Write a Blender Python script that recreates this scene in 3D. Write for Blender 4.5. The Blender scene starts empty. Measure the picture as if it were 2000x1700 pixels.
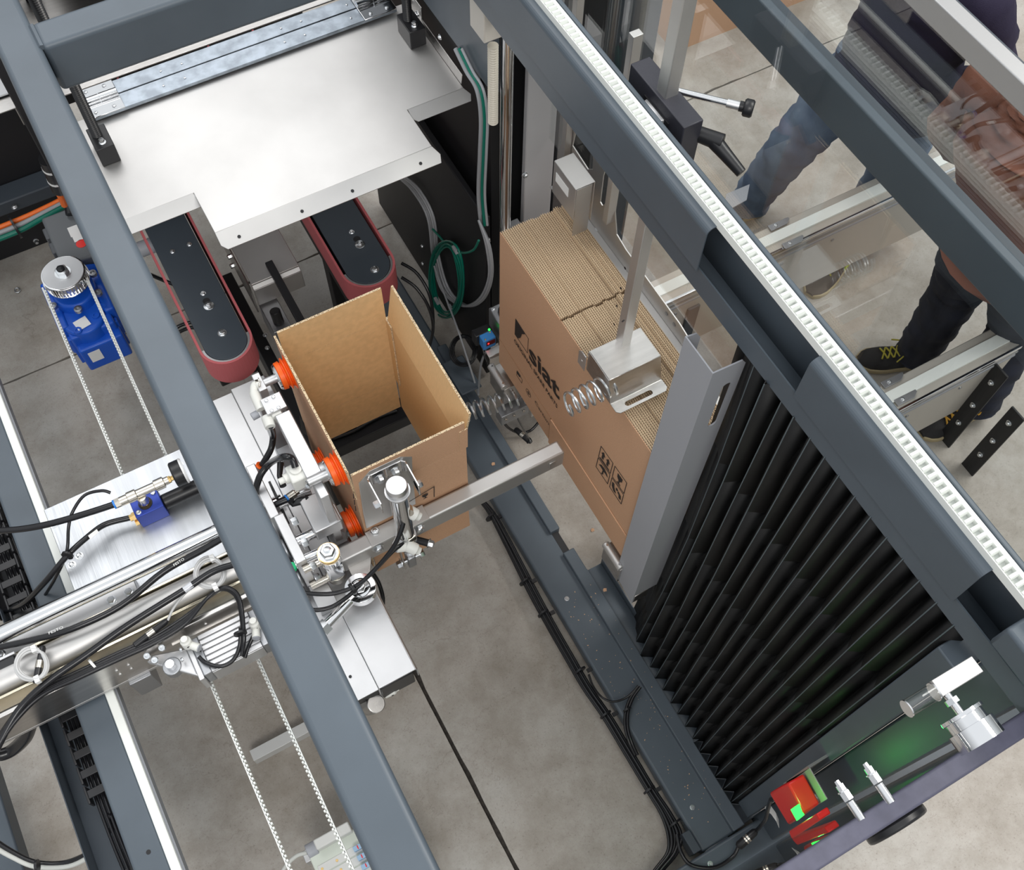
import bpy, math, random
from mathutils import Vector, Matrix
from mathutils.geometry import tessellate_polygon
random.seed(7)
S = bpy.context.scene
COL = S.collection
PI = math.pi
V = Vector
# ------------------------------------------------------------------ camera
CR = ((0.8748971708195571, -0.48408003251249276, 0.014881620027360695),
      (-0.42222465978373913, -0.777434748055089, -0.4661775940422552),
      (0.23723675339719327, 0.4015740711739537, -0.8845659886059014))
FPX = 2064.7
CAM = V((0, 0, 3.4))
cd = bpy.data.cameras.new('camera'); cam = bpy.data.objects.new('camera', cd); COL.objects.link(cam)
cd.sensor_fit = 'HORIZONTAL'; cd.sensor_width = 36; cd.lens = 36 * FPX / 2000
cd.clip_start = .05; cd.clip_end = 100
r, d, f = (V(a) for a in CR)
m = Matrix((r, -d, -f)).transposed().to_4x4(); m.translation = CAM
cam.matrix_world = m
S.camera = cam
cd.dof.use_dof = False
# ------------------------------------------------------------------ light
S.view_settings.view_transform = 'Standard'; S.view_settings.look = 'None'
S.view_settings.gamma = 1; S.view_settings.use_curve_mapping = False
S.view_settings.exposure = 0.12
W = bpy.data.worlds.new('hall'); S.world = W; W.use_nodes = True
bg = W.node_tree.nodes['Background']; bg.inputs[1].default_value = .95
# hall: bright ceiling fading to darker walls
_n = W.node_tree.nodes; _t = _n.new('ShaderNodeTexCoord'); _s = _n.new('ShaderNodeSeparateXYZ'); _m = _n.new('ShaderNodeMapRange'); _r = _n.new('ShaderNodeMix'); _r.data_type = 'RGBA'
W.node_tree.links.new(_t.outputs['Generated'], _s.inputs[0]); W.node_tree.links.new(_s.outputs[2], _m.inputs[0]); _m.inputs[1].default_value = -.1; _m.inputs[2].default_value = .75
_r.inputs[6].default_value = (.20, .205, .21, 1); _r.inputs[7].default_value = (.93, .97, 1, 1)
W.node_tree.links.new(_m.outputs[0], _r.inputs[0]); W.node_tree.links.new(_r.outputs[2], bg.inputs[0])
def area(name, loc, target, sx, sy, power, col=(1, 1, 1)):
    l = bpy.data.lights.new(name, 'AREA'); l.shape = 'RECTANGLE'; l.size = sx; l.size_y = sy; l.energy = power; l.color = col
    o = bpy.data.objects.new(name, l); COL.objects.link(o); o.location = loc
    o.rotation_euler = (V(target) - V(loc)).to_track_quat('-Z', 'Y').to_euler()
    return o
area('hall_lamp', (-1.2, -3.4, 6.4), (.4, 1.2, .6), 3.0, 2.0, 170, (1, .97, .93))
area('hall_lamp', (4.6, .2, 6.4), (2.4, .8, 0), 3.0, 2.0, 250, (1, .96, .9))
area('hall_lamp', (.2, 4.8, 6.4), (.3, 2.2, .8), 4.0, 3.4, 130, (1, .98, .96))

# ------------------------------------------------------------------ helpers
def P(u, v, x=None, y=None, z=None):
    """world point seen at photograph pixel (u, v) on the plane x=, y= or z="""
    c = ((u - 1000) / FPX, (v - 850) / FPX, 1)
    dr = V([sum(CR[k][i] * c[k] for k in range(3)) for i in range(3)])
    i, t = (0, x) if x is not None else (1, y) if y is not None else (2, z)
    return CAM + dr * ((t - CAM[i]) / dr[i])
def mat(name, col, rough=.5, metal=0, bump=0, scale=40, var=0, stretch=None, coat=0, emit=0, trans=0, ior=1.45, alpha=1, col2=None, vscale=None):
    M_ = bpy.data.materials.new(name); M_.use_nodes = True
    nt = M_.node_tree; b = nt.nodes['Principled BSDF']
    b.inputs['Base Color'].default_value = (*col, 1); b.inputs['Roughness'].default_value = rough; b.inputs['Metallic'].default_value = metal
    b.inputs['Coat Weight'].default_value = coat; b.inputs['Transmission Weight'].default_value = trans; b.inputs['IOR'].default_value = ior
    if emit: b.inputs['Emission Color'].default_value = (*col, 1); b.inputs['Emission Strength'].default_value = emit
    if alpha < 1: b.inputs['Alpha'].default_value = alpha
    if bump or var:
        tc = nt.nodes.new('ShaderNodeTexCoord'); mp = nt.nodes.new('ShaderNodeMapping'); nz = nt.nodes.new('ShaderNodeTexNoise')
        nt.links.new(tc.outputs['Object'], mp.inputs[0]); nt.links.new(mp.outputs[0], nz.inputs[0])
        if stretch: mp.inputs['Scale'].default_value = stretch
        nz.inputs['Scale'].default_value = scale; nz.inputs['Detail'].default_value = 4
        if bump:
            bp = nt.nodes.new('ShaderNodeBump'); bp.inputs['Strength'].default_value = bump; bp.inputs['Distance'].default_value = .002
            nt.links.new(nz.outputs[0], bp.inputs['Height']); nt.links.new(bp.outputs[0], b.inputs['Normal'])
        if var:
            n2 = nz
            if vscale:
                n2 = nt.nodes.new('ShaderNodeTexNoise'); n2.inputs['Scale'].default_value = vscale; n2.inputs['Detail'].default_value = 5
                nt.links.new(mp.outputs[0], n2.inputs[0])
            mx = nt.nodes.new('ShaderNodeMix'); mx.data_type = 'RGBA'
            c2 = col2 or tuple(c * (1 - var) for c in col)
            mx.inputs[6].default_value = (*c2, 1); mx.inputs[7].default_value = (*col, 1)
            rp = nt.nodes.new('ShaderNodeMapRange'); rp.inputs[1].default_value = .36; rp.inputs[2].default_value = .64
            nt.links.new(n2.outputs[0], rp.inputs[0]); nt.links.new(rp.outputs[0], mx.inputs[0]); nt.links.new(mx.outputs[2], b.inputs['Base Color'])
    return M_
class MB:
    def __init__(s): s.v = []; s.f = []; s.mi = []; s.m = 0
    def face(s, ix): s.f.append(ix); s.mi.append(s.m)
    def add(s, vs, fs):
        n = len(s.v); s.v += [V(a) for a in vs]
        for q in fs: s.face([n + i for i in q])
        return s
    def box(s, x0, x1, y0, y1, z0, z1):
        x0, x1 = sorted((x0, x1)); y0, y1 = sorted((y0, y1)); z0, z1 = sorted((z0, z1))
        return s.add([(x, y, z) for z in (z0, z1) for y in (y0, y1) for x in (x0, x1)],
                     [(0, 2, 3, 1), (4, 5, 7, 6), (0, 1, 5, 4), (2, 6, 7, 3), (0, 4, 6, 2), (1, 3, 7, 5)])
    def obox(s, c, hx, hy, hz):
        c, hx, hy, hz = V(c), V(hx), V(hy), V(hz)
        if hx.cross(hy).dot(hz) < 0: hz = -hz
        return s.add([c + hx * a + hy * b + hz * e for e in (-1, 1) for b in (-1, 1) for a in (-1, 1)],
                     [(0, 2, 3, 1), (4, 5, 7, 6), (0, 1, 5, 4), (2, 6, 7, 3), (0, 4, 6, 2), (1, 3, 7, 5)])
    def bar(s, p0, p1, w, h, up=(0, 0, 1)):
        p0, p1 = V(p0), V(p1); a = (p1 - p0); t = a.normalized(); sd = t.cross(V(up)).normalized(); u = sd.cross(t)
        return s.obox((p0 + p1) / 2, a / 2, sd * w / 2, u * h / 2)
    def lathe(s, p, ax, prof, n=16, cap=True):
        p = V(p); ax = V(ax).normalized(); e = ax.orthogonal().normalized(); g = ax.cross(e)
        b = len(s.v)
        for t, rr in prof:
            for i in range(n):
                a = 2 * PI * i / n; s.v.append(p + ax * t + (e * math.cos(a) + g * math.sin(a)) * max(rr, 1e-5))
        for k in range(len(prof) - 1):
            for i in range(n):
                j = (i + 1) % n; s.face([b + k * n + i, b + k * n + j, b + (k + 1) * n + j, b + (k + 1) * n + i])
        if cap:
            s.face([b + i for i in range(n)][::-1]); q = b + (len(prof) - 1) * n; s.face([q + i for i in range(n)])
        return s
    def cyl(s, p0, p1, r0, r1=None, n=16):
        p0, p1 = V(p0), V(p1); return s.lathe(p0, p1 - p0, [(0, r0), ((p1 - p0).length, r0 if r1 is None else r1)], n)
    def tube(s, pts, rad, n=8, closed=False):
        pts = [V(p) for p in pts]; N = len(pts); b = len(s.v); e = None
        for i, p in enumerate(pts):
            if closed: t = pts[(i + 1) % N] - pts[i - 1]
            else: t = pts[min(i + 1, N - 1)] - pts[max(i - 1, 0)]
            t.normalize()
            if e is None: e = t.orthogonal().normalized()
            e = (e - t * e.dot(t)); e = e.normalized() if e.length > 1e-6 else t.orthogonal().normalized()
            g = t.cross(e); rr = rad[i] if isinstance(rad, (list, tuple)) else rad
            for k in range(n):
                a = 2 * PI * k / n; s.v.append(p + (e * math.cos(a) + g * math.sin(a)) * rr)
        for i in range(N if closed else N - 1):
            j = (i + 1) % N
            for k in range(n):
                l = (k + 1) % n; s.face([b + i * n + k, b + i * n + l, b + j * n + l, b + j * n + k])
        if not closed:
            s.face([b + k for k in range(n)][::-1]); q = b + (N - 1) * n; s.face([q + k for k in range(n)])
        return s
    def prism(s, poly, ext):
        poly = [V(p) for p in poly]; ext = V(ext); n = len(poly); b = len(s.v); s.v += poly + [p + ext for p in poly]
        nr = sum(((poly[i] - poly[0]).cross(poly[(i + 1) % n] - poly[0]) for i in range(n)), V())
        fl = nr.dot(ext) > 0
        lo = list(range(b, b + n)); hi = list(range(b + n, b + 2 * n))
        s.face(lo[::-1] if fl else lo); s.face(hi if fl else hi[::-1])
        for i in range(n):
            j = (i + 1) % n; q = [lo[i], lo[j], hi[j], hi[i]]; s.face(q if fl else q[::-1])
        return s
    def fold(s, prof, ext, t):
        """folded sheet: open polyline prof thickened by t, swept along ext"""
        prof = [V(p) for p in prof]; ext = V(ext); e = ext.normalized(); n = len(prof); out = []
        ns = [e.cross(prof[i + 1] - prof[i]).normalized() for i in range(n - 1)]
        for i in range(n):
            if i == 0: o = ns[0]
            elif i == n - 1: o = ns[-1]
            else:
                o = ns[i - 1] + ns[i]; o = o / max(o.dot(ns[i]), .3) if o.length > 1e-6 else ns[i]
            out.append(prof[i] + o * t)
        for i in range(n - 1):
            s.prism([prof[i], prof[i + 1], out[i + 1], out[i]], ext)
        return s
    def plate(s, outer, holes, o, ux, uy, t):
        o, ux, uy = V(o), V(ux).normalized(), V(uy).normalized(); nz = ux.cross(uy) * t
        loops = [[V((a, b_, 0)) for a, b_ in outer]] + [[V((a, b_, 0)) for a, b_ in h] for h in holes]
        flat = [p for l in loops for p in l]; b = len(s.v); n = len(flat)
        w = [o + ux * p.x + uy * p.y for p in flat]; s.v += w + [p + nz for p in w]
        for tr in tessellate_polygon(loops):
            a, c, e = (flat[i] for i in tr)
            if (c - a).cross(e - a).z < 0: tr = tr[::-1]
            s.face([b + i for i in tr][::-1]); s.face([b + n + i for i in tr])
        k = 0
        for li, l in enumerate(loops):
            q = len(l); ar = sum(l[i].x * l[(i + 1) % q].y - l[(i + 1) % q].x * l[i].y for i in range(q))
            for i in range(q):
                i0, i1 = b + k + i, b + k + (i + 1) % q; fc = [i0, i1, i1 + n, i0 + n]
                s.face(fc if (ar > 0) == (li == 0) else fc[::-1])
            k += q
        return s
    def helix(s, p0, p1, R, wr, turns, n=8, seg=18):
        p0, p1 = V(p0), V(p1); ax = (p1 - p0).normalized(); e = ax.orthogonal().normalized(); g = ax.cross(e); k = int(turns * seg)
        return s.tube([p0 + (p1 - p0) * (i / k) + (e * math.cos(2 * PI * i / seg) + g * math.sin(2 * PI * i / seg)) * R for i in range(k + 1)], wr, n)
    def bolt(s, p, ax, rad=.008, h=.006, washer=True):
        p, ax = V(p), V(ax).normalized()
        if washer: s.lathe(p, ax, [(0, rad * 1.35), (.0015, rad * 1.35)], 14); p = p + ax * .0015
        s.lathe(p, ax, [(0, rad), (h * .8, rad), (h, rad * .85)], 6)
        s.lathe(p + ax * h, ax, [(0, rad * .55), (.0006, rad * .5)], 10)
        return s
    def socket(s, p, ax, rad=.006, h=.006):
        p, ax = V(p), V(ax).normalized()
        return s.lathe(p, ax, [(0, rad), (h * .85, rad), (h, rad * .88), (h, rad * .5), (h * .4, rad * .45)], 12)
    def out(s, name, mats, parent=None, bevel=0, seg=2, ang=50):
        me = bpy.data.meshes.new(name); lo = V((min(p[i] for p in s.v) for i in range(3))); hi = V((max(p[i] for p in s.v) for i in range(3)))
        c = (lo + hi) / 2
        me.from_pydata([p - c for p in s.v], [], s.f)
        for mt in (mats if isinstance(mats, (list, tuple)) else [mats]): me.materials.append(mt)
        for p, i in zip(me.polygons, s.mi): p.material_index = i
        me.polygons.foreach_set('use_smooth', [True] * len(me.polygons)); me.set_sharp_from_angle(angle=math.radians(ang))
        o = bpy.data.objects.new(name, me); COL.objects.link(o)
        w = c
        if parent: o.parent = parent; w = c - wloc(parent)
        o.location = w
        if bevel:
            b = o.modifiers.new('bevel', 'BEVEL'); b.width = bevel; b.segments = seg; b.limit_method = 'ANGLE'; b.angle_limit = math.radians(40); b.harden_normals = False
        return o
def wloc(o):
    l = V()
    while o: l = l + o.location; o = o.parent
    return l
def tag(o, label, cat, group=None, kind=None):
    if label: o['label'] = label
    if cat: o['category'] = cat
    if group: o['group'] = group
    if kind: o['kind'] = kind
    return o
def thing(name, label, cat, loc, group=None):
    o = bpy.data.objects.new(name, None); COL.objects.link(o); o.location = loc; o.empty_display_size = .05
    return tag(o, label, cat, group)
def dup(root, off, label=None):
    def cp(o, par):
        c = o.copy(); COL.objects.link(c)
        if par: c.parent = par
        for ch in list(o.children): cp(ch, c)
        return c
    n = cp(root, None); n.location = root.location + V(off)
    if label: n['label'] = label
    return n
def lab(o, t): o['label'] = t; return o
def smoothpts(pts, k=6):
    pts = [V(p) for p in pts]; out = []
    for i in range(len(pts) - 1):
        a, b, c, e = pts[max(i - 1, 0)], pts[i], pts[i + 1], pts[min(i + 2, len(pts) - 1)]
        for j in range(k):
            t = j / k
            out.append(.5 * (2 * b + (c - a) * t + (2 * a - 5 * b + 4 * c - e) * t * t + (3 * b - a - 3 * c + e) * t ** 3))
    return out + [pts[-1]]
def circ(cx, cy, rr, n=12): return [(cx + rr * math.cos(2 * PI * i / n), cy + rr * math.sin(2 * PI * i / n)) for i in range(n)]
def slot(cx, cy, w, h, n=6):
    """rounded slot, long side w along first axis"""
    rr = h / 2; q = []
    for i in range(n + 1): a = -PI / 2 + PI * i / n; q.append((cx + w / 2 - rr + rr * math.cos(a), cy + rr * math.sin(a)))
    for i in range(n + 1): a = PI / 2 + PI * i / n; q.append((cx - w / 2 + rr + rr * math.cos(a), cy + rr * math.sin(a)))
    return q
def hose(name, label, pts, rad, mt, cat='hose', k=6, n=8, parent=None, group=None):
    o = MB().tube(smoothpts(pts, k), rad, n).out(name, mt, parent)
    if parent is None: tag(o, label, cat, group)
    return o
def ties(name, spots, rad, mt, parent, w=.004):
    for p, ax in spots:
        b = MB(); b.lathe(V(p) - V(ax).normalized() * w / 2, ax, [(0, rad), (w, rad)], 12); e = V(ax).orthogonal().normalized()
        b.obox(V(p) + e * rad * 1.1, V(ax).normalized() * w * .7, e * rad * .35, V(ax).normalized().cross(e) * w * .8)
        b.out(name, mt, parent)
def text(name, s, o, ux, uy, size, mt, parent, bold=0, depth=.0004, align='LEFT', width=None):
    cu = bpy.data.curves.new(name, 'FONT'); cu.body = s; cu.size = size; cu.offset = bold; cu.align_x = align; cu.resolution_u = 3
    t = bpy.data.objects.new(name, cu); COL.objects.link(t)
    dg = bpy.context.evaluated_depsgraph_get(); me = bpy.data.meshes.new_from_object(t.evaluated_get(dg))
    bpy.data.objects.remove(t)
    ux, uy = V(ux).normalized(), V(uy).normalized(); nz = ux.cross(uy)
    sx = 1
    if width: sx = width / max(1e-6, max(v.co.x for v in me.vertices) - min(v.co.x for v in me.vertices))
    for v in me.vertices: v.co = ux * v.co.x * sx + uy * v.co.y + nz * depth
    me.materials.clear(); me.materials.append(mt)
    ob = bpy.data.objects.new(name, me); COL.objects.link(ob); ob.location = V(o) - (wloc(parent) if parent else V())
    if parent: ob.parent = parent
    return ob
# ------------------------------------------------------------------ materials
STEEL = mat('painted_steel', (.082, .102, .124), .42, 0, .05, 900, .12, vscale=6)
STEELL = mat('painted_steel_dark', (.045, .056, .07), .45, 0, .05, 900)
BLACK = mat('black_paint', (.012, .012, .014), .5)
BLKP = mat('black_plastic', (.015, .015, .017), .35)
RUB = mat('black_hose', (.012, .012, .014), .22)
INOX = mat('stainless', (.62, .60, .58), .3, 1, .12, 60, .12, (1, 12, 12), vscale=5)
INOXB = mat('stainless_matt', (.62, .61, .60), .52, 1, .05, 60, .1, vscale=4)
ALU = mat('aluminium', (.66, .66, .67), .46, 1, .06, 120, .08, vscale=8)
ALUB = mat('milled_aluminium', (.60, .62, .65), .46, 1, .35, 16, .2, (9, .5, 3), vscale=2.5)
ALUD = mat('cast_aluminium', (.42, .43, .45), .45, 1, .15, 200)
ZINC = mat('zinc_plated', (.42, .47, .53), .42, 1, .1, 60, .3, vscale=30)
CHROME = mat('chrome', (.78, .78, .79), .1, 1)
BOLTM = mat('bolt_zinc', (.72, .74, .76), .28, 1)
WHP = mat('white_plastic', (.74, .74, .70), .4)
WHB = mat('white_belt', (.80, .82, .79), .5)
GREYP = mat('grey_coat', (.33, .34, .37), .5, 0, .05, 900)
ORG = mat('orange_silicone', (.95, .13, .008), .4)
ORGC = mat('orange_cable', (.9, .17, .02), .4)
GRNC = mat('green_cable', (.0, .16, .11), .4)
GRYC = mat('grey_cable', (.34, .35, .37), .42)
PINK = mat('red_belt', (.50, .12, .13), .75, 0, .15, 500)
KRAFT = mat('kraft_outside', (.58, .345, .21), .8, 0, .25, 320, .14, vscale=500)
KRAFTI = mat('kraft_inside', (.74, .50, .26), .8, 0, .06, 300, .1, (1, 14, 1), vscale=60)
INK = mat('black_ink', (.025, .018, .016), .7)
BLUE = mat('blue_paint', (.008, .085, .50), .35, 0, .15, 90)
BLUEA = mat('blue_anodised', (.03, .06, .35), .4, .4)
BLUEP = mat('sensor_blue', (.05, .25, .62), .4)
BRASS = mat('brass', (.75, .52, .22), .28, 1)
NICK = mat('nickel', (.66, .62, .55), .26, 1)
REDP = mat('red_plastic', (.75, .02, .015), .35)
CLOTH = mat('black_bellows', (.004, .004, .0045), .6)
PAPER = mat('label_paper', (.78, .78, .77), .6)
GLOWG = mat('green_led', (.02, 1, .06), .4, emit=3.2)
GLOWR = mat('red_led', (1, .02, .02), .4, emit=5)
PAIR = mat('beige_profile', (.50, .465, .42), .5, .25)
def glass(name, col, rough=0, ior=1.49):
    g = mat(name, col, rough, trans=1, ior=ior); return g
GLASS = glass('clear_panel', (.97, .985, .975))
POLY = glass('smoked_panel', (.62, .60, .58))
# ------------------------------------------------------------------ floor
CONC = bpy.data.materials.new('concrete'); CONC.use_nodes = True
nt = CONC.node_tree; N = nt.nodes; Lk = nt.links; b_ = N['Principled BSDF']; b_.inputs['Roughness'].default_value = .55
tc = N.new('ShaderNodeTexCoord')
def noise(sc, det=6, src=None, rough=.6):
    n = N.new('ShaderNodeTexNoise'); n.inputs['Scale'].default_value = sc; n.inputs['Detail'].default_value = det; n.inputs['Roughness'].default_value = rough
    Lk.new(src or tc.outputs['Object'], n.inputs[0]); return n
def ramp(src, stops):
    r_ = N.new('ShaderNodeValToRGB'); Lk.new(src, r_.inputs[0]); e = r_.color_ramp.elements
    while len(e) < len(stops): e.new(.5)
    for q, (p, c) in zip(e, stops): q.position = p; q.color = (*c, 1)
    return r_
big = ramp(noise(1.7, 7, rough=.62).outputs[0], [(.33, (.29, .26, .225)), (.48, (.38, .35, .315)), (.62, (.43, .41, .38)), (.75, (.49, .465, .43))])
sp = ramp(noise(170, 3, rough=.7).outputs[0], [(.28, (.68, .66, .64)), (.40, (1, 1, 1)), (.75, (1.05, 1.05, 1.05))])
mid = ramp(noise(9, 6, rough=.7).outputs[0], [(.36, (.80, .78, .75)), (.6, (1, 1, 1))])
vo = N.new('ShaderNodeTexVoronoi'); vo.feature = 'DISTANCE_TO_EDGE'; vo.inputs['Scale'].default_value = 7
wn = noise(5, 5); mxv = N.new('ShaderNodeVectorMath'); mxv.operation = 'MULTIPLY_ADD'; mxv.inputs[1].default_value = (.35, .35, 0)
Lk.new(wn.outputs['Color'], mxv.inputs[0]); Lk.new(tc.outputs['Object'], mxv.inputs[2]); Lk.new(mxv.outputs[0], vo.inputs['Vector'])
cr = ramp(vo.outputs['Distance'], [(0, (.66, .63, .6)), (.006, (1, 1, 1))])
def mul(a, c, f_=1):
    x = N.new('ShaderNodeMix'); x.data_type = 'RGBA'; x.blend_type = 'MULTIPLY'; x.inputs[0].default_value = f_
    Lk.new(a, x.inputs[6]); Lk.new(c, x.inputs[7]); return x.outputs[2]
Lk.new(mul(mul(mul(big.outputs[0], sp.outputs[0]), mid.outputs[0]), cr.outputs[0], .55), b_.inputs['Base Color'])
bp = N.new('ShaderNodeBump'); bp.inputs['Strength'].default_value = .25; bp.inputs['Distance'].default_value = .002
Lk.new(noise(220, 3).outputs[0], bp.inputs['Height']); Lk.new(bp.outputs[0], b_.inputs['Normal'])
JOINT = mat('joint_dirt', (.05, .042, .036), .9, 0, .8, 200, .5, vscale=60)
fl = MB().box(-7, 8, -5, 9, -.08, -.012).out('floor', JOINT); tag(fl, 'grey concrete factory floor with dark cut joints', None, kind='structure')
def slab(x0, x1, y0, y1):
    """slab with slightly chipped edges"""
    pts = []
    def edge(a, c):
        a, c = V((*a, 0)), V((*c, 0)); n = int((c - a).length / .05); t = (c - a).normalized(); q = V((-t.y, t.x, 0))
        for i in range(n):
            p = a + (c - a) * i / n
            if -1.2 < p.x < 3 and -1 < p.y < 4 and i: p = p + q * random.random() ** 6 * .006
            pts.append(p)
    edge((x0, y0), (x1, y0)); edge((x1, y0), (x1, y1)); edge((x1, y1), (x0, y1)); edge((x0, y1), (x0, y0))
    MB().prism([p + V((0, 0, -.05)) for p in pts], (0, 0, .05)).out('slab', CONC, fl)
JX, JY = .213, 2.626
slab(-7, JX - .006, -5, JY - .003); slab(JX + .006, 8, -5, JY - .003); slab(-7, JX - .006, JY + .003, 9); slab(JX + .006, 8, JY + .003, 9)
st = MB(); st.cyl((0, 0, .0005), (0, 0, .0009), .02)

# ------------------------------------------------------------------ machine frame
ZT = 1.95
def X_(u, v, z): return P(u, v, z=z).x
def Y_(u, v, z): return P(u, v, z=z).y
frame = thing('machine_frame', 'dark blue-grey painted steel frame of the carton machine, open on top', 'frame', (0, 1, 0))
xl0, xl1 = X_(366, 900, ZT), X_(470, 900, ZT)
MB().box(-.0715, .0055, -.5, 2.6, ZT - .09, ZT).out('top_beam', STEEL, frame, .011, 4)
yc = Y_(97, 87, ZT)
MB().box(.0055, .93, yc, yc + .075, ZT - .115, ZT).out('cross_beam', STEEL, frame, .011, 4)
w = MB(); w.tube([V((.006, yc + .004, ZT - .004)), V((.006, yc + .07, ZT - .004))], .006, 6); w.out('weld', STEEL, frame)
# right top beam: C channel with an upturned lip, cover plates over it
xb = X_(1707, 857, ZT)
z_l, z_c = P(1577, 855, x=xb).z, P(1617, 857, x=xb).z
MB().fold([(xb + .002, -.14, z_c + .004), (xb + .002, -.14, z_l), (xb + .022, -.14, z_l), (xb + .022, -.14, z_l + .012), (xb + .056, -.14, z_l + .012), (xb + .056, -.14, ZT - .001), (xb + .02, -.14, ZT - .001)], (0, 2.75, 0), -.003).out('channel_beam', STEEL, frame)
MB().box(xb + .0575, xb + .068, -.14, 2.6, 1.76, ZT + .0).out('channel_flange', STEEL, frame, .003)
def cover(y0, y1):
    r_ = .012
    arc = [(xb + r_ - r_ * math.cos(a), 0, ZT + .001 - r_ + r_ * math.sin(a)) for a in [i * PI / 12 for i in range(7)]]
    prof = [(xb, 0, z_c)] + arc + [(xb + .022, 0, ZT + .001)]
    MB().fold([(p[0], y0, p[2]) for p in prof], (0, y1 - y0, 0), -.0025).out('cover_plate', STEEL, frame)
cover(Y_(1395, 447, ZT), 2.6); cover(Y_(1925, 1122, ZT), Y_(1592, 702, ZT))
for u, v in ((1010, 300),): pass
# corner post by the door
MB().box(.905, .985, -.05, .034, .02, ZT).out('corner_post', STEEL, frame, .006, 3)
MB().box(.872, .94, .036, .088, .12, 1.72).out('curtain_post', STEEL, frame, .003)
MB().box(.86, 1.3, -.05, .05, ZT - .07, ZT - .005).out('corner_beam', STEEL, frame, .006)
# lower beams
zb = .08
x0, x1, x2 = X_(1140, 1275, zb), X_(1215, 1275, zb + .0), X_(1247, 1275, zb + .02)
MB().box(x0, x2 - .02, .022, 2.5, .02, zb).out('floor_beam', STEEL, frame, .008, 3)
FB0, FB1, FB2 = x0, x1, x2
ya, yb_, yd = Y_(1097, 1030, .1), Y_(1097, 1082, .1), Y_(1010, 935, .1)
MB().box(x1, x2, yb_, .026, .04, .102).out('beam_cover', STEEL, frame, .003)
MB().box(x1, x2 - .005, ya, 1.95, .04, .102).out('beam_cover', STEEL, frame, .003)
MB().box(x1 + .006, x2 - .012, yb_ - .01, ya + .01, .05, .081).out('beam_gap_block', BLACK, frame)
MB().fold([(x2 + .0005, .3, .102), (x2 + .0005, .3, .085), (x2 + .055, .3, .085), (x2 + .055, .3, .13)], (0, .64, 0), .003).out('gutter', STEEL, frame)
MB().box(x2, x2 + .075, .03, .73, .02, .055).out('curtain_sill', STEELL, frame)
MB().box(x0 - .02, x0 + .05, .03, .08, .0, .022).out('foot', BLACK, frame)
MB().box(x0 - .03, x0 - .002, .03, .095, .02, .1).out('end_plate', STEELL, frame, .003)
MB().box(.45, 2.3, -.075, .02, .02, .1).out('front_floor_beam', STEEL, frame, .008, 3)
w = MB(); w.tube(smoothpts([V((x0 + .01, .021, zb - .01)), V((x0 + .05, .020, zb - .004)), V((x0 + .09, .021, zb - .007))], 5), .005, 6); w.out('weld', STEELL, frame)
for u, v in ((1107, 1170), (1352, 1578)):
    MB().bolt(P(u, v, z=zb), (0, 0, 1), .006, .005).out('screw', BOLTM, frame)
MB().bolt(P(1387, 1688, z=.1), (0, 0, 1), .006, .005).out('screw', BOLTM, frame)
# small bent plate on the beam behind the open carton
p = P(903, 733, z=.16)
MB().obox(p, (.04, 0, 0), (0, .075, 0), (0, 0, .004)).out('support_plate', STEEL, frame, .006)
# right rear wall of the machine
MB().box(.945, .965, 1.8, 2.72, .03, .92).out('side_plate', BLACK, frame, .004)
MB().box(.952, .972, 1.76, 2.7, 1.44, 1.86).out('upper_side_panel', STEEL, frame, .004)
MB().box(.99, 1.03, 1.9, 2.7, .1, 1.86).out('inner_panel', BLACK, frame)
MB().box(1.0, 1.45, 1.86, 1.9, .1, 1.86).out('rear_post_panel', BLACK, frame)
for u, v in ((956, 468), (958, 510), (813, 603), (825, 481), (826, 515), (860, 72)):
    MB().bolt(P(u, v, x=.944), (-1, 0, 0), .006, .004).out('screw', BOLTM, frame)
MB().box(1.0, 1.04, 1.75, 1.77, .7, .9).out('profile_stub', ALUD, frame)
# left lower beam with white slide strip
zr = .60
xs0, xs1 = X_(335, 1700, zr), X_(355, 1700, zr)
MB().box(xs0 - .085, xs0, -.3, 3.1, zr - .10, zr - .006).out('slide_beam', STEEL, frame, .008, 3)
MB().box(xs0 - .002, xs1, -.3, 3.1, zr - .02, zr).out('slide_strip', WHB, frame, .003)
MB().box(xs1, xs1 + .006, -.3, 3.1, zr - .05, zr - .012).out('strip_holder', mat('holder_grey', (.22, .23, .25), .5), frame)
MB().lathe(P(290, 1665, z=zr - .006), (0, 0, 1), [(0, .006), (.0006, .006)], 14).out('hole', BLACK, frame)
# rear black enclosure, left
MB().box(-1.6, -.10, 3.19, 3.24, .0, .95).out('rear_panel', BLACK, frame)
MB().box(-1.6, -.05, 3.10, 3.19, .30, .36).out('rear_rail', STEELL, frame, .006)
MB().box(-.05, .95, 3.3, 3.35, .5, 1.8).out('rear_panel', BLACK, frame)
MB().bolt(P(28, 405, z=.36), (0, 0, 1), .008, .006).out('screw', BOLTM, frame)
MB().bolt(P(70, 470, y=3.19), (0, -1, 0), .008, .014).out('screw', BOLTM, frame)
MB().box(-.12, .0, 2.45, 3.2, .85, 1.6).out('motor_cabinet', BLACK, frame, .004)
MB().box(.10, .55, 2.75, 3.0, 1.45, 1.55).out('rear_cross_beam', BLACK, frame, .004)
# lower-left dark floor beam
MB().box(-1.075, -1.005, -.3, 1.25, .12, .2).out('floor_beam', STEEL, frame, .006)

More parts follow.
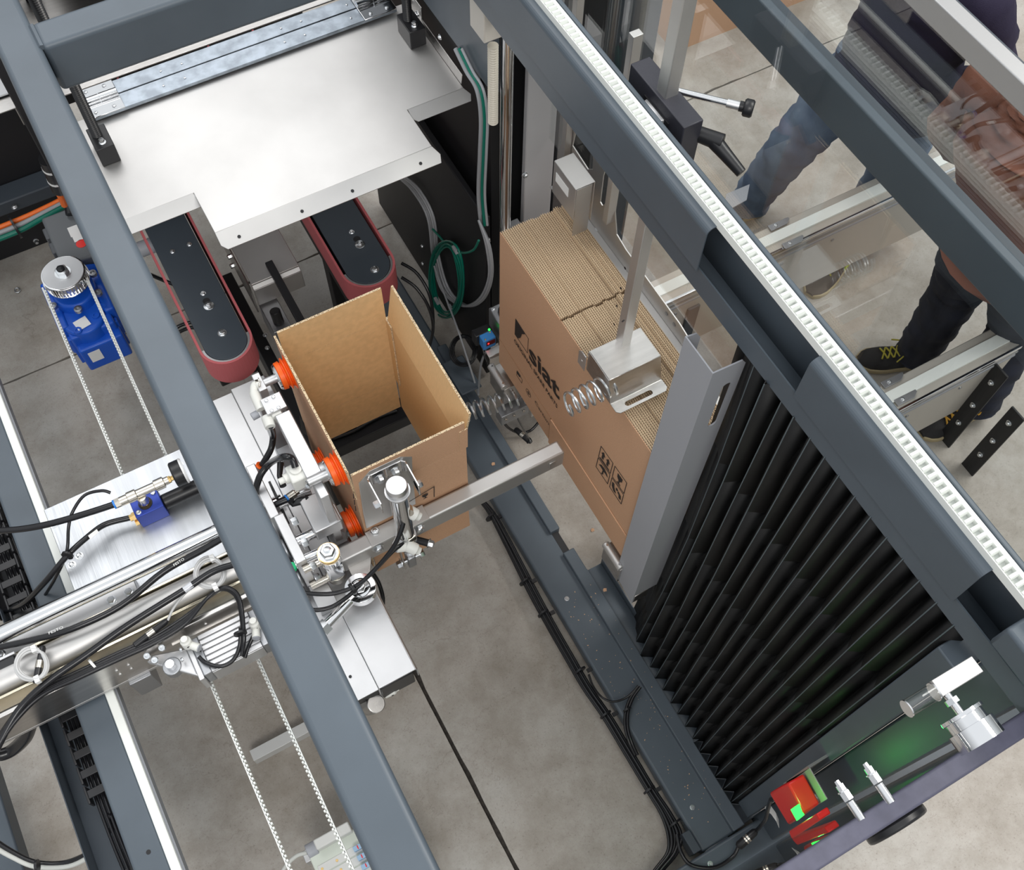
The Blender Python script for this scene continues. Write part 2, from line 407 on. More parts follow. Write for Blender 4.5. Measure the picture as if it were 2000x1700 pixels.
# ------------------------------------------------------------------ white toothed rack on the right top beam
rk = MB(); rx0, rx1 = X_(1725, 850, ZT), X_(1772, 850, ZT)
zt_ = ZT + .022
tx0, tx1 = rx0 - .003 + .0045, rx0 + .0195
rk.box(rx0, rx1 - .0, -.12, 2.5, ZT, zt_ - .014); rk.box(rx0, tx0, -.12, 2.5, zt_ - .014, zt_ - .003); rk.box(tx1, rx1 - .006, -.12, 2.5, zt_ - .014, zt_ - .004)
pitch = (Y_(1512, 573, zt_) - Y_(1552, 621, zt_)) / 4 * 1.0
pt = .014
k = int(2.6 / pt)
for i in range(k):
    y = -.11 + i * pt
    rk.add([(tx0, y, zt_ - .014), (tx0, y + pt * .68, zt_ - .014), (tx0, y + pt * .50, zt_), (tx0, y + pt * .18, zt_),
            (tx1, y, zt_ - .014), (tx1, y + pt * .68, zt_ - .014), (tx1, y + pt * .50, zt_), (tx1, y + pt * .18, zt_)],
           [(3, 2, 6, 7), (0, 3, 7, 4), (2, 1, 5, 6), (0, 1, 2, 3), (7, 6, 5, 4)])
tag(rk.out('toothed_rack', WHB, None, 0, ang=30), 'long white toothed rack strip on top of the right frame beam', 'rack')

# ------------------------------------------------------------------ black pleated bellows curtain
cb = MB(); cx = x2 + .024; pitch = .0425; amp = .016; y0c = .078; n = 14
pts = []
tt = .0012
for i in range(n * 2 + 1):
    y = y0c + i * pitch / 2; ridge = i % 2 == 1
    xx = cx + (-amp if ridge else amp)
    if i > n * 2 - 8: kk = (i - (n * 2 - 8)) / 8; xx += .012 * math.sin(i * 1.7) * kk
    pts.append((xx, y))
pts += [(cx + .016, pts[-1][1] + .022), (cx + .030, pts[-1][1] + .040), (cx + .036, pts[-1][1] + .072)]
# rows down the height, the folds close up and sway a little towards the far end
rows = [z_l + .004, 1.4, 1.0, .6, .3, .06]
grid = []
for zi, z in enumerate(rows):
    row = []
    for i, (xx, y) in enumerate(pts):
        s_ = i / (2 * n); dy = -.015 * s_ ** 3 * math.sin(PI * (z - .15) / 1.6) + .004 * s_ * math.sin(3 * z + i)
        if z < .2: dy += (.5 - s_) * .0
        row.append(V((xx + .016 * (z - .1) / 1.7, y + dy * (s_ > .5), z)))
    grid.append(row)
for a in range(len(rows) - 1):
    for i in range(len(pts) - 1):
        q = [grid[a][i], grid[a + 1][i], grid[a + 1][i + 1], grid[a][i + 1]]; cb.add(q, [(0, 1, 2, 3)])
cur = cb.out('bellows_curtain', CLOTH, None, 0, ang=20)
so = cur.modifiers.new('thickness', 'SOLIDIFY'); so.thickness = .002
tag(cur, 'black pleated bellows curtain hanging between top and floor beams', 'curtain')
EDGE = mat('bellows_edge', (.10, .125, .14), .5)
for i in range(1, 2 * n, 2):
    MB().tube([grid[a][i] + V((-.001, 0, 0)) for a in range(len(rows))], .0013, 5).out('pleat_edge', EDGE, cur)
# ------------------------------------------------------------------ hold-down plate
ZP = 1.3
hp = thing('hold_down_plate', 'wide stainless hold-down plate with folded lips, hinged behind, over the red belts', 'plate', (.45, 2.0, ZP))
yf = Y_(500, 117, ZP + .02)
yl = 1.80
xa, xc = -.004, .962
b = MB(); t = .003
b.prism([(xa, 1.945, ZP), (.189, 1.945, ZP), (.189, yl, ZP), (.792, yl, ZP), (.792, 1.945, ZP), (xc, 1.945, ZP), (xc, yf + .03, ZP), (xa, yf + .03, ZP)], (0, 0, t))
b.out('plate', INOXB, hp, .0012)
def lip(x0, x1, y, dep, name='front_lip', holes=()):
    l = MB(); uy = V((0, -.9, -.42)).normalized()
    l.plate([(0, 0), (x1 - x0, 0), (x1 - x0 + .012, dep * .55), (x1 - x0 + .004, dep), (.012, dep), (0, dep * .7)], [], (x0, y, ZP + t * .9), (1, 0, 0), uy, t)
    o = l.out(name, INOXB, hp, .0008)
    nn = V((1, 0, 0)).cross(uy).normalized(); nn = nn if nn.z > 0 else -nn
    for h in holes: MB().lathe(V((x0 + h, y, ZP + t * .9)) + uy * dep * .62 + nn * .0005, nn, [(0, .0045), (.0006, .0045)], 12).out('hole', BLACK, o)
    return o
lip(.189, .792, yl, .05, 'front_lip', (.05, .22, .36, .555)); lip(xa, .187, 1.945, .04, 'side_lip'); lip(.794, xc, 1.945, .04, 'side_lip')
for sx, x in ((1, xc), (-1, xa)):
    MB().fold([(x, 1.96, ZP + .003), (x + sx * .004, 1.96, ZP + .034)], (0, .37, 0), .003 * sx).out('side_flange', INOX, hp, .001)
    MB().fold([(x + sx * .003, 2.20, ZP + .02), (x + sx * .004, 2.20, ZP + .075)], (0, .30, 0), .005 * sx).out('flange_bracket', INOX, hp, .001)
    for k in range(4):
        MB().bolt((x - sx * .0, 2.215 + k * .055, ZP + .045), (-sx, 0, 0), .007, .007).out('bolt', BOLTM, hp)
def nutblock(u, v, sx):
    c = P(u, v, z=ZP + .062); n = MB().box(c.x - .024, c.x + .024, c.y - .052, c.y + .03, ZP + .004, ZP + .062).out('nut_block', BLKP, hp, .002)
    MB().bolt(c + V((0, -.032, 0)), (0, 0, 1), .007, .012).out('grease_nipple', BOLTM, n)
    return c
c1 = nutblock(192, 262, -1); c2 = nutblock(799, 36, 1)
# rear fixed plate, hinge strips, hinges
MB().box(xa, xc, Y_(500, 58, ZP) + .0, 2.85, ZP + .004, ZP + .008).out('rear_plate', INOX, hp, .001)
ya_, yb1, yc1 = Y_(500, 58, ZP + .02), Y_(500, 86, ZP + .02), Y_(500, 117, ZP + .02)
MB().fold([(.03, ya_, ZP + .008), (.03, ya_, ZP + .02), (.03, yb1 + .002, ZP + .02), (.03, yb1 + .002, ZP + .006)], (.90, 0, 0), .002).out('hinge_strip', ZINC, hp, .002)
MB().fold([(.03, yb1 - .002, ZP + .006), (.03, yb1 - .002, ZP + .02), (.03, yc1, ZP + .02), (.03, yc1, ZP + .010)], (.90, 0, 0), .002).out('hinge_strip', ZINC, hp, .002)
for x in (.25, .31, .60, .66, .80):
    for y in (ya_ * .45 + yb1 * .55, yb1 * .45 + yc1 * .55):
        MB().lathe((x + (y > yb1) * .012, y, ZP + .02), (0, 0, 1), [(0, .0035), (.0025, .003), (.003, .001)], 8).out('rivet', BOLTM, hp)
for xh in (.035, .83):
    hl = MB().box(xh, xh + .1, ya_ + .0, yc1 - .004, ZP + .022, ZP + .025).out('hinge', CHROME, hp, .0012)
    MB().cyl((xh + .002, (ya_ + yc1) / 2, ZP + .03), (xh + .049, (ya_ + yc1) / 2, ZP + .03), .011).out('knuckle', CHROME, hl)
    MB().cyl((xh + .051, (ya_ + yc1) / 2 , ZP + .03), (xh + .098, (ya_ + yc1) / 2, ZP + .03), .0115).out('knuckle', CHROME, hl)
    for dx in (.025, .075):
        for y in (ya_ - .014, yc1 + .012):
            MB().socket((xh + dx, y, ZP + .024), (0, 0, 1), .005, .004).out('screw', BOLTM, hl)
for c, side in ((c1, 'left'), (c2, 'right')):
    prof = []; L_ = ZT - .02 - (ZP + .03); k = int(L_ / .006)
    for i in range(k): prof += [(i * .006, .0105), (i * .006 + .003, .0135)]
    s_ = MB().lathe((c.x - .004, c.y, ZP + .03), (0, 0, 1), prof, 14).out('lead_screw', BLKP)
    tag(s_, 'dark vertical lead screw standing in the %s nut block of the hold-down plate' % side, 'screw')

# ------------------------------------------------------------------ side belt conveyors
def belt(x0, x1, yt, label, bolts, slotted):
    zt, hb = .80, .105
    th = thing('belt_conveyor', label, 'conveyor', ((x0 + x1) / 2, 2.4, zt - .2)); R = (x1 - x0) / 2; cx_ = (x0 + x1) / 2; cy = yt + R; ye = 3.0
    def stad(r_, n=20): return [(cx_ - r_, ye)] + [(cx_ - r_ * math.cos(PI * i / n), cy - r_ * math.sin(PI * i / n)) for i in range(n + 1)] + [(cx_ + r_, ye)]
    o_, i_ = stad(R), stad(R - .007)
    bm = MB()
    for a in range(len(o_) - 1):
        q = [o_[a], o_[a + 1], i_[a + 1], i_[a]]
        bm.prism([(x, y, zt - hb) for x, y in q], (0, 0, hb))
    bm.out('belt', PINK, th, 0)
    q = stad(R - .016); MB().prism([(x, y, zt - .012) for x, y in q], (0, 0, .010)).out('top_cover', STEELL, th, .0015)
    a = stad(R - .0075)[1:-1]; c = stad(R - .014)[1:-1]; pl = MB()
    for k in range(len(a) - 1): pl.prism([(*a[k], zt - .03), (*a[k + 1], zt - .03), (*c[k + 1], zt - .03), (*c[k], zt - .03)], (0, 0, .027))
    pl.out('pulley_rim', ALU, th)
    MB().box(x0 + .02, x1 - .02, yt + .10, ye, zt - .25, zt - .08).out('carrier', BLACK, th, .004)
    MB().box(cx_ - .02, cx_ + .02, 2.3, 2.36, .0, zt - .25).out('leg', BLACK, th, .003)
    for (u, v, r_, big_) in bolts:
        p_ = P(u, v, z=zt - .002); m_ = MB()
        if big_: m_.lathe(p_, (0, 0, 1), [(0, .015), (.002, .0155), (.003, .014)], 18); p_ = p_ + V((0, 0, .003))
        m_.bolt(p_, (0, 0, 1), r_, .006, not big_); m_.out('bolt', BOLTM, th)
    for (u, v) in slotted:
        MB().lathe(P(u, v, z=zt - .0018), (0, 0, 1), [(0, .011), (.0005, .011)], 16).out('slot', BLACK, th)
    return th
bl = belt(.035, .1935, Y_(445, 712, .8), 'left red side belt conveyor with black cover beside the blue gearmotor', [(337, 492, .006, 0), (370, 478, .006, 0), (397, 574, .006, 0), (408, 598, .008, 1), (434, 651, .010, 0)], [(403, 588)])
br = belt(.5085, .679, Y_(732, 560, .8), 'right red side belt conveyor with black cover behind the open carton', [(687, 454, .006, 0), (703, 478, .008, 1), (732, 527, .010, 0)], [(697, 467)])
# inox slide bracket and bars between the belts
sb = thing('slide_bracket', 'stainless folded bracket with dark square bar between the two red belts', 'bracket', (.34, 2.3, .6))
zz = .70; q = [P(455, 490, z=zz), P(545, 448, z=zz), P(582, 515, z=zz), P(495, 555, z=zz)]
MB().prism([(q[0].x, q[3].y, zz - .004), (q[2].x, q[3].y, zz - .004), (q[2].x, 2.75, zz - .004), (q[0].x, 2.75, zz - .004)], (0, 0, .004)).out('top_plate', INOXB, sb, .002)
MB().fold([(q[0].x, q[3].y, zz - .004), (q[0].x, q[3].y - .014, zz - .014), (q[0].x, q[3].y - .018, zz - .09)], (q[2].x - q[0].x, 0, 0), .004).out('front_flap', INOXB, sb, .002)
MB().fold([(q[0].x - .003, q[3].y + .01, zz - .01), (q[0].x - .003, q[3].y + .01, zz - .16)], (0, .6, 0), .004).out('side_wall', INOX, sb, .002)
p0, p1 = P(524, 510, z=zz + .02), P(592, 640, z=zz + .02)
MB().box(p0.x - .012, p0.x + .012, p1.y, p0.y, zz - .004, zz + .02).out('square_bar', BLACK, sb, .002)
p = P(545, 630, z=.60); MB().cyl(p, p + V((0, .012, .05)), .017).out('buffer', BLKP, sb, .002)
MB().box(p.x - .03, p.x + .03, p.y - .03, p.y + .1, .5, .6).out('buffer_block', ALUD, sb, .002)
for u, v in ((452, 500), (457, 518), (447, 475)):
    p = P(u, v, x=q[0].x - .006); MB().bolt(p, (-1, 0, 0), .008, .012).out('bolt', BOLTM, sb)
MB().cyl(P(262, 492, z=.62), P(300, 478, z=.62), .026).out('cross_tube', GREYP, bl)
# ------------------------------------------------------------------ open carton
EDGEM = bpy.data.materials.new('flute_edge'); EDGEM.use_nodes = True
nt = EDGEM.node_tree; b_ = nt.nodes['Principled BSDF']; b_.inputs['Roughness'].default_value = .85
tcn = nt.nodes.new('ShaderNodeTexCoord'); vn = nt.nodes.new('ShaderNodeTexVoronoi'); vn.inputs['Scale'].default_value = 330
rr_ = nt.nodes.new('ShaderNodeValToRGB'); nt.links.new(tcn.outputs['Object'], vn.inputs['Vector']); nt.links.new(vn.outputs['Distance'], rr_.inputs[0]); nt.links.new(rr_.outputs[0], b_.inputs['Base Color'])
rr_.color_ramp.elements[0].position = .30; rr_.color_ramp.elements[0].color = (.10, .05, .025, 1); rr_.color_ramp.elements[1].position = .42; rr_.color_ramp.elements[1].color = (.70, .55, .36, 1)
BX0, BX1, BY0, BY1 = .207, .502, 1.068, 1.505
Z0, Z1, Z2, Z3 = .64, .79, 1.10, 1.235
ct = thing('open_carton', 'open brown corrugated carton held by the orange suction cups, flaps up', 'carton', ((BX0 + BX1) / 2, (BY0 + BY1) / 2, Z0))
def board(name, a, bb, z0, z1, n_out, lean0=0, lean1=0, parent=ct, t=.0055, cut=0):
    """corrugated panel from a to bb (xy) between z0 and z1; n_out points outward; lean shifts the z0/z1 edges outward"""
    a, bb, n_ = V((*a, 0)), V((*bb, 0)), V((*n_out, 0)); mb = MB(); u_ = (bb - a).normalized() * cut
    o0 = [a + n_ * lean0 + V((0, 0, z0)), bb + n_ * lean0 + V((0, 0, z0)), bb - u_ + n_ * lean1 + V((0, 0, z1)), a + u_ + n_ * lean1 + V((0, 0, z1))]
    if z1 < z0: pass
    i0 = [p - n_ * t for p in o0]; vs = o0 + i0
    mb.v = vs
    for fc, mi in (((0, 1, 2, 3), 0), ((7, 6, 5, 4), 1), ((0, 4, 5, 1), 2), ((1, 5, 6, 2), 2), ((2, 6, 7, 3), 2), ((3, 7, 4, 0), 2)):
        mb.m = mi; mb.face(list(fc))
    o = mb.out(name, [KRAFT, KRAFTI, EDGEM], parent)
    import bmesh
    bm = bmesh.new(); bm.from_mesh(o.data); bmesh.ops.recalc_face_normals(bm, faces=bm.faces); bm.to_mesh(o.data); bm.free()
    return o
sides = [('y0', (BX0, BY0), (BX1, BY0), (0, -1)), ('x1', (BX1, BY0), (BX1, BY1), (1, 0)), ('y1', (BX1, BY1), (BX0, BY1), (0, 1)), ('x0', (BX0, BY1), (BX0, BY0), (-1, 0))]
lean = {'y0': (.0, .004), 'x1': (.0, .022), 'y1': (0, .0), 'x0': (0, .004)}
leanb = {'y0': .005, 'x1': .0, 'y1': -.004, 'x0': .004}
front_board = None
for k, a, bb, n_ in sides:
    if k[0] == 'x':
        sg_ = 1 if bb[1] > a[1] else -1; a = (a[0], a[1] + sg_ * .0056); bb = (bb[0], bb[1] - sg_ * .0056)
    o = board('side_panel', a, bb, Z1, Z2, n_)
    if k == 'x0': left_panel = o
    if k == 'y0': front_panel = o
    u_ = (V((*bb, 0)) - V((*a, 0))).normalized()
    e = {'x1': .004, 'y1': .008}.get(k, .003)
    a2 = (V((*a, 0)) + u_ * e).xy; b2 = (V((*bb, 0)) - u_ * e).xy
    board('top_flap', a2, b2, Z2 + .0005, Z3, n_, 0, lean[k][1])
    board('bottom_flap', a2, b2, Z1 - .0005, Z0 - (.015 if k == 'y0' else 0), n_, 0, leanb[k])
board('glue_tab', (BX1 - .006, BY1 - .035), (BX1 - .006, BY1 - .006), Z1 + .01, Z2, (1, 0), 0, 0, t=.004)
board('corner_tab', (BX1 - .018, BY0 - .001), (BX1 + .004, BY0 - .001), 1.10, 1.2, (0, -1), 0, .004, t=.003)
# prints on the carton
def pr(name, pts, parent, axis, val, mt=INK, d=.0006):
    q = [P(u, v, **{axis: val}) for u, v in pts]; e = {'x': V((-d, 0, 0)), 'y': V((0, -d, 0))}[axis]
    return MB().prism(q, e).out(name, mt, parent)
def rectline(name, corners, w, parent, axis, val):
    q = [P(u, v, **{axis: val}) for u, v in corners]; m_ = MB(); e = {'x': V((1, 0, 0)), 'y': V((0, 1, 0))}[axis]
    for i in range(len(q)): m_.bar(q[i], q[(i + 1) % len(q)], w, .0008, e)
    return m_.out(name, INK, parent)
YF = BY0 - .0006
pr('logo_print', [(585, 812), (592, 826), (601, 848), (601, 852), (593, 846), (588, 838)], left_panel, 'x', BX0 - .0006)
m_ = MB()
q = [P(u, v, y=YF - .004) for u, v in ((788, 987), (848, 951), (848, 971))]
m_.bar(q[0], q[1], .002, .0008, (0, 1, 0)); m_.bar(q[1], q[2], .002, .0008, (0, 1, 0)); m_.out('symbol_frame', INK, front_panel)
def goblet(cx_, cy_, s, parent, axis, val, sk=0):
    pts = [(-1, -1), (1, -1), (.9, -.1), (.25, .35), (.15, 1), (.7, 1.15), (.7, 1.3), (-.7, 1.3), (-.7, 1.15), (-.15, 1), (-.25, .35), (-.9, -.1)]
    return pts
c_ = P(829, 967, y=YF); gl_ = goblet(0, 0, 1, None, None, None)
MB().prism([c_ + V((x * .0085, -.004, -y * .0095)) for x, y in gl_], (0, -.0006, 0)).out('fragile_symbol', INK, front_panel)
for i in range(3):
    MB().bar(P(690 + i * 2, 965 + i * 12, y=YF - .001), P(691 + i * 2, 974 + i * 12, y=YF - .001), .002, .0008, (0, 1, 0)).out('print_mark', INK, front_panel)
# ------------------------------------------------------------------ stack of blanks
SX, SY0, SY1, SB, ST = .84, .765, 1.515, .6, 1.235
YS = P(1096, 614, x=SX).y
LINER = mat('kraft_liner', (.62, .46, .30), .8); MEDI = mat('kraft_flute_shade', (.26, .16, .09), .85)  # flute walls coloured darker to carry the shade inside the holes
NBL, PITCH = 17, .0121
def blank(i, x, front=False):
    b_ = MB(); rz = random.uniform(-.003, .003) + (.008 if i > 12 else 0) * random.random(); ry = random.uniform(-.003, .003)
    if front: rz = ry = 0
    zt_ = ST + rz; y0_, y1_ = SY0 + ry, SY1 + ry
    segs = [(y0_, YS + ry - .004, zt_ + random.uniform(-.002, .002) * (not front)), (YS + ry + .003, y1_, zt_)]
    lt = .0011
    if front: b_.m = 0; b_.box(x - .0006, x, y0_, y1_, 1.10, zt_)
    for (a, c, zz_) in segs:
        zlo = 1.10
        for L in range(2):
            xl = x + L * .0059
            b_.m = 0 if (front and L == 0) else 1
            b_.box(xl, xl + lt, a, c, zlo, zz_)
            b_.m = 1
            b_.box(xl + .0050, xl + .0058, a, c, zlo, zz_ - .0005)
            b_.m = 2; n_ = int((c - a) / .0064)
            for k in range(n_):
                ya1 = a + k * .0064; ym = ya1 + .0032; xa1, xb1 = xl + lt, xl + .0050
                e_ = .0006; ye_ = ya1 + .0064; zc = zz_ + .0002; b_.m = 1
                b_.add([(xa1, ya1 - e_, zc), (xa1, ya1 + e_, zc), (xb1, ym + e_, zc), (xb1, ym - e_, zc), (xa1, ye_ + e_, zc), (xa1, ye_ - e_, zc)], [(0, 3, 2, 1), (3, 5, 4, 2)]); b_.m = 2
                b_.add([(xa1, ya1, zlo), (xb1, ym, zlo), (xb1, ym, zz_), (xa1, ya1, zz_), (xa1, ya1 + .0064, zlo), (xa1, ya1 + .0064, zz_)], [(0, 1, 2, 3), (1, 4, 5, 2)])
    # body and bottom flaps
    b_.m = 0
    b_.box(x, x + .0116, y0_, y1_, .735, 1.10)
    b_.box(x, x + .0116, YS + ry + .003, y1_, SB, .7345)
    b_.box(x - (.004 if front else 0), x + .0116, y0_, YS + ry - .004, SB - (.006 if front else 0), .7345)
    return b_.out('carton_blank', [KRAFT, LINER, MEDI])
LBL = 'flat brown carton blank packed edge-up in the stack behind the printed front blank'
for i in range(NBL):
    o = blank(i, SX + i * PITCH, i == 0)
    if i == 0:
        fb = o; tag(o, 'front printed carton blank of the stack, its logo facing the open carton', 'carton', 'carton blanks in the magazine')
    else: tag(o, LBL, 'carton', 'carton blanks in the magazine')
XF = SX - .0012
pr('logo_print', [(1007, 623), (1025.5, 653), (1019.5, 652.5), (1016.5, 660), (1012, 661), (1005.5, 653)], fb, 'x', XF)
rectline('logo_outline', [(1007, 623), (1032, 662), (1030, 690), (1005.5, 653)], .0012, fb, 'x', XF)
def vtext(name, s, a, c, size, bold=0):
    A, C_ = P(*a, x=XF), P(*c, x=XF); u_ = C_ - A
    return text(name, s, A, (0, u_.y, u_.z), V((0, u_.y, u_.z)).cross(V((1, 0, 0))) * (1 if V((0, u_.y, u_.z)).cross(V((1, 0, 0))).z > 0 else -1), size, INK, fb, bold, .0004, width=u_.length)
h_s = (P(1035, 682, x=XF) - P(1038, 711, x=XF)).length
vtext('logo_lettering', 'siat', (1033, 699), (1092, 781), h_s * 1.75, .0025)
vtext('small_lettering', 'ORIGINAL SPARE PARTS', (1004, 667), (1088, 798), .026, .0004)
vtext('small_lettering', 'Carton', (1044, 786), (1071, 830), .026)
vtext('code_lettering', 'SBC 0032389', (1146, 968), (1204, 1045), .031, .0009)
def ring(u, v, rr):
    c = P(u, v, x=XF); m_ = MB(); m_.tube([c + V((0, math.cos(a) * rr, math.sin(a) * rr)) for a in [2 * PI * i / 16 for i in range(16)]], .0006, 4, True)
    m_.bar(c + V((0, -rr * .5, 0)), c + V((0, rr * .5, 0)), .002, .001, (1, 0, 0)); m_.bar(c + V((0, 0, -rr * .5)), c + V((0, 0, rr * .5)), .002, .001, (1, 0, 0)); m_.out('round_mark', INK, fb)
ring(1032, 768, .014); ring(1079, 841, .014)
pr('flag_print', [(1010, 724), (1017, 735), (1015, 737), (1009, 728)], fb, 'x', XF); rectline('flag_outline', [(1010, 726), (1020, 742), (1019, 749), (1009, 733)], .0009, fb, 'x', XF)
# handling symbols, two by two
def bil(c, s, t):  # corners TL TR BR BL in pixels
    return tuple((c[0][k] * (1 - s) + c[1][k] * s) * (1 - t) + (c[3][k] * (1 - s) + c[2][k] * s) * t for k in (0, 1))
G = ((1174, 872), (1224, 944), (1213, 985), (1164, 912))
def cell(s0, s1, t0, t1): return [bil(G, s0, t0), bil(G, s1, t0), bil(G, s1, t1), bil(G, s0, t1)]
cells = [cell(0, .46, 0, .5), cell(.54, 1, 0, .5), cell(0, .46, .56, 1), cell(.54, 1, .56, 1)]
for cl in cells: rectline('symbol_frame', cl, .0018, fb, 'x', XF)
def glyph(cl, poly, name): pr(name, [bil(cl, s, t) for s, t in poly], fb, 'x', XF)
for sx in (.28, .68): glyph(cells[0], [(sx - .07, .75), (sx - .07, .42), (sx - .15, .42), (sx, .16), (sx + .15, .42), (sx + .07, .42), (sx + .07, .75)], 'arrow_symbol')
glyph(cells[0], [(.12, .86), (.88, .86), (.88, .92), (.12, .92)], 'arrow_symbol')
glyph(cells[1], [(.5 + x * .2, .5 + y * .3) for x, y in gl_], 'fragile_symbol')
glyph(cells[2], [(.15, .45), (.3, .22), (.55, .15), (.8, .3), (.9, .5), (.72, .44), (.56, .46), (.56, .8), (.48, .9), (.42, .86), (.48, .78), (.48, .46), (.32, .42)], 'umbrella_symbol')
glyph(cells[3], [(.1, .25), (.25, .2), (.3, .5), (.5, .8), (.3, .85), (.12, .6)], 'hand_symbol'); glyph(cells[3], [(.62, .35), (.85, .45), (.9, .75), (.75, .8), (.7, .55), (.58, .5)], 'hand_symbol'); glyph(cells[3], [(.42, .3), (.52, .25), (.6, .33), (.55, .45), (.45, .45)], 'hand_symbol')
# creases of the front blank
CRE = mat('crease', (.30, .16, .085), .85)
for z_ in (.735,):
    MB().box(SX - .0009, SX + .001, SY0 + .001, SY1 - .001, z_ - .0008, z_ + .0008).out('crease', CRE, fb)
# ------------------------------------------------------------------ grey channel post before the stack
XP = .828
gp = thing('guide_post', 'tall light grey folded channel post between the carton stack and bellows', 'post', (XP, .73, .45))
a, c = P(1337, 660, x=XP), P(1393, 728, x=XP); bt_ = P(1205, 1130, x=XP)
yA, yB, zt1, zb1 = a.y, c.y, (a.z + c.z) / 2, bt_.z - .01
fa, fc = P(1370, 645, y=yA), P(1460, 700, y=yB)
MB().prism([(XP, yB, zb1), (XP, yA, zb1 + .02), (XP, yA, zt1), (XP, yB, zt1)], (.003, 0, 0)).out('web', GREYP, gp)
MB().prism([(XP + .003, yA, zb1 + .06), (fa.x, yA, zb1 + .06), (fa.x, yA, fa.z - .02), (fa.x - .012, yA, fa.z), (XP + .003, yA, zt1)], (0, -.003, 0)).out('flange', GREYP, gp)
w_ = fc.x - XP; zs = zt1 - .10
w_ -= .003
MB().plate([(0, 0), (w_, 0), (w_, fc.z - zb1 - .06 - .015), (w_ - .01, fc.z - zb1 - .06), (0, zt1 - zb1 - .06)], [[(q[1] + w_ * .62, q[0]) for q in slot(zs - zb1 - .12, 0, .17, .022)][::-1]], (XP + .003, yB + .003, zb1 + .06), (1, 0, 0), (0, 0, 1), .003).out('flange', GREYP, gp)
MB().bolt((XP + .05, yB + .02, zb1 + .05), (0, -1, 0), .007, .008).out('bolt', BOLTM, gp)
MB().box(XP + .004, XP + .05, yB + .0, yA, zb1 + .0, zb1 + .05).out('foot_block', INOX, gp, .002)
# ------------------------------------------------------------------ top holder: bracket, spring and square rod
zk = 1.335; zf = 1.258
tb = thing('spring_bracket', 'bright stainless folded bracket with a slotted lip resting over the carton stack', 'bracket', (.9, 1.0, zf))
A, B_, C_, D_ = P(1152, 690, z=zk), P(1247, 637, z=zk), P(1290, 690, z=zk), P(1195, 746, z=zk)
xl_, xr_ = A.x, (B_.x + C_.x) / 2; yb_k, yf_k = (A.y + B_.y) / 2, (C_.y + D_.y) / 2
f1, f2 = P(1199, 787, z=zf), P(1212, 810, z=zf)
MB().fold([(xl_, yb_k + .004, zk - .02), (xl_, yb_k, zk), (xl_, yf_k, zk), (xl_, f1.y, zf + .003), (xl_, f1.y - .006, zf)], (xr_ - xl_, 0, 0), .0025).out('body', INOX, tb, .0015)
MB().plate([(0, 0), (xr_ - xl_, 0), (xr_ - xl_, .022), (xr_ - xl_ - .008, .03), (.008, .03), (0, .022)], [slot((xr_ - xl_) / 2 - .004, .016, .075, .013)[::-1]], (xl_, f1.y - .002, zf), (1, 0, 0), (0, -1, 0), -.0025).out('slotted_lip', INOX, tb)
MB().prism([(xl_, yb_k, zk), (xl_, yf_k, zk), (xl_, f1.y, zf), (xl_, yb_k, zf)], (.0025, 0, 0)).out('side_cheek', INOX, tb)
MB().plate([(0, 0), (.03, 0), (.03, .05), (.02, .06), (0, .06)], [circ(.014, .03, .004)], (xl_ - .004, yb_k + .002, zf - .01), (0, 1, 0), (0, 0, 1), .002).out('ear', INOXB, tb)
for u, v in ((1252, 718), (1226, 733)):
    MB().lathe(P(u, v, z=(zk + zf) / 2), (0, -1, .5), [(0, .0065), (.002, .006)], 10).out('hole_rim', ALUD, tb)
h0 = V((xl_ + .02, (yb_k + yf_k) / 2 - .035, zf + .035))
tag(MB().helix(h0, h0 + V((-.125, -.0, 0)), .027, .0032, 6.3, 7, 20).out('coil_spring', BOLTM), 'zinc coil spring sticking out of the stainless bracket over the printed blank', 'spring')
h1, h2 = P(905, 808, z=.5), P(1040, 768, z=.5)
tag(MB().helix(h1, h2 + V((.03, 0, 0)), .027, .0042, 11, 7, 20).out('coil_spring', BOLTM), 'zinc coil spring low between the open carton and the carton stack', 'spring')
xr = .888; rb = P(1211, 655, x=xr); rod = MB().box(xr, xr + .026, rb.y - .013, rb.y + .013, zf - .0, P(1577, 855, x=xb).z - .001).out('square_rod', INOXB, None, .0015)
tag(rod, 'vertical stainless square rod with small holes hanging from the right top beam', 'rod')
for u, v in ((1221, 524), (1213, 563), (1205, 598), (1200, 634)):
    MB().lathe(P(u, v, x=xr - .0004), (-1, 0, 0), [(0, .0035), (.0006, .0035)], 10).out('hole', BLACK, rod)
MB().lathe(P(1217, 627, y=rb.y - .0135), (0, -1, 0), [(0, .004), (.0006, .004)], 10).out('hole', BLACK, rod)
# ------------------------------------------------------------------ plates behind the stack
zpl = 1.215
xi, xm, xo = X_(1270, 633, zpl), X_(1301, 633, zpl), X_(1327, 633, zpl)
bk = thing('back_guard', 'stainless guard plate with window cut-outs behind the carton stack', 'plate', (xm, 1.2, 1.2))
MB().box(xi, xm, .80, 1.60, zpl - .003, zpl).out('top_flange', INOXB, bk, .001)
MB().box(xi, xi + .003, .80, 1.58, .66, zpl).out('back_plate', INOX, bk)
def yz(pts, xx): return [(P(u, v, x=xx).y, P(u, v, x=xx).z) for u, v in pts]
og = yz([(1405, 760), (1327, 633), (1222, 488), (1204, 458), (1200, 400), (1214, 345), (1140, 240), (1112, 236), (1090, 300), (1087, 400), (1140, 420), (1301, 633), (1385, 755)], xm)
wn_ = yz([(1118, 285), (1148, 331), (1158, 331), (1158, 300), (1138, 250), (1126, 250)], xm); sl_ = yz([(1172, 395), (1176, 402), (1182, 398), (1188, 345), (1182, 330), (1178, 345)], xm)
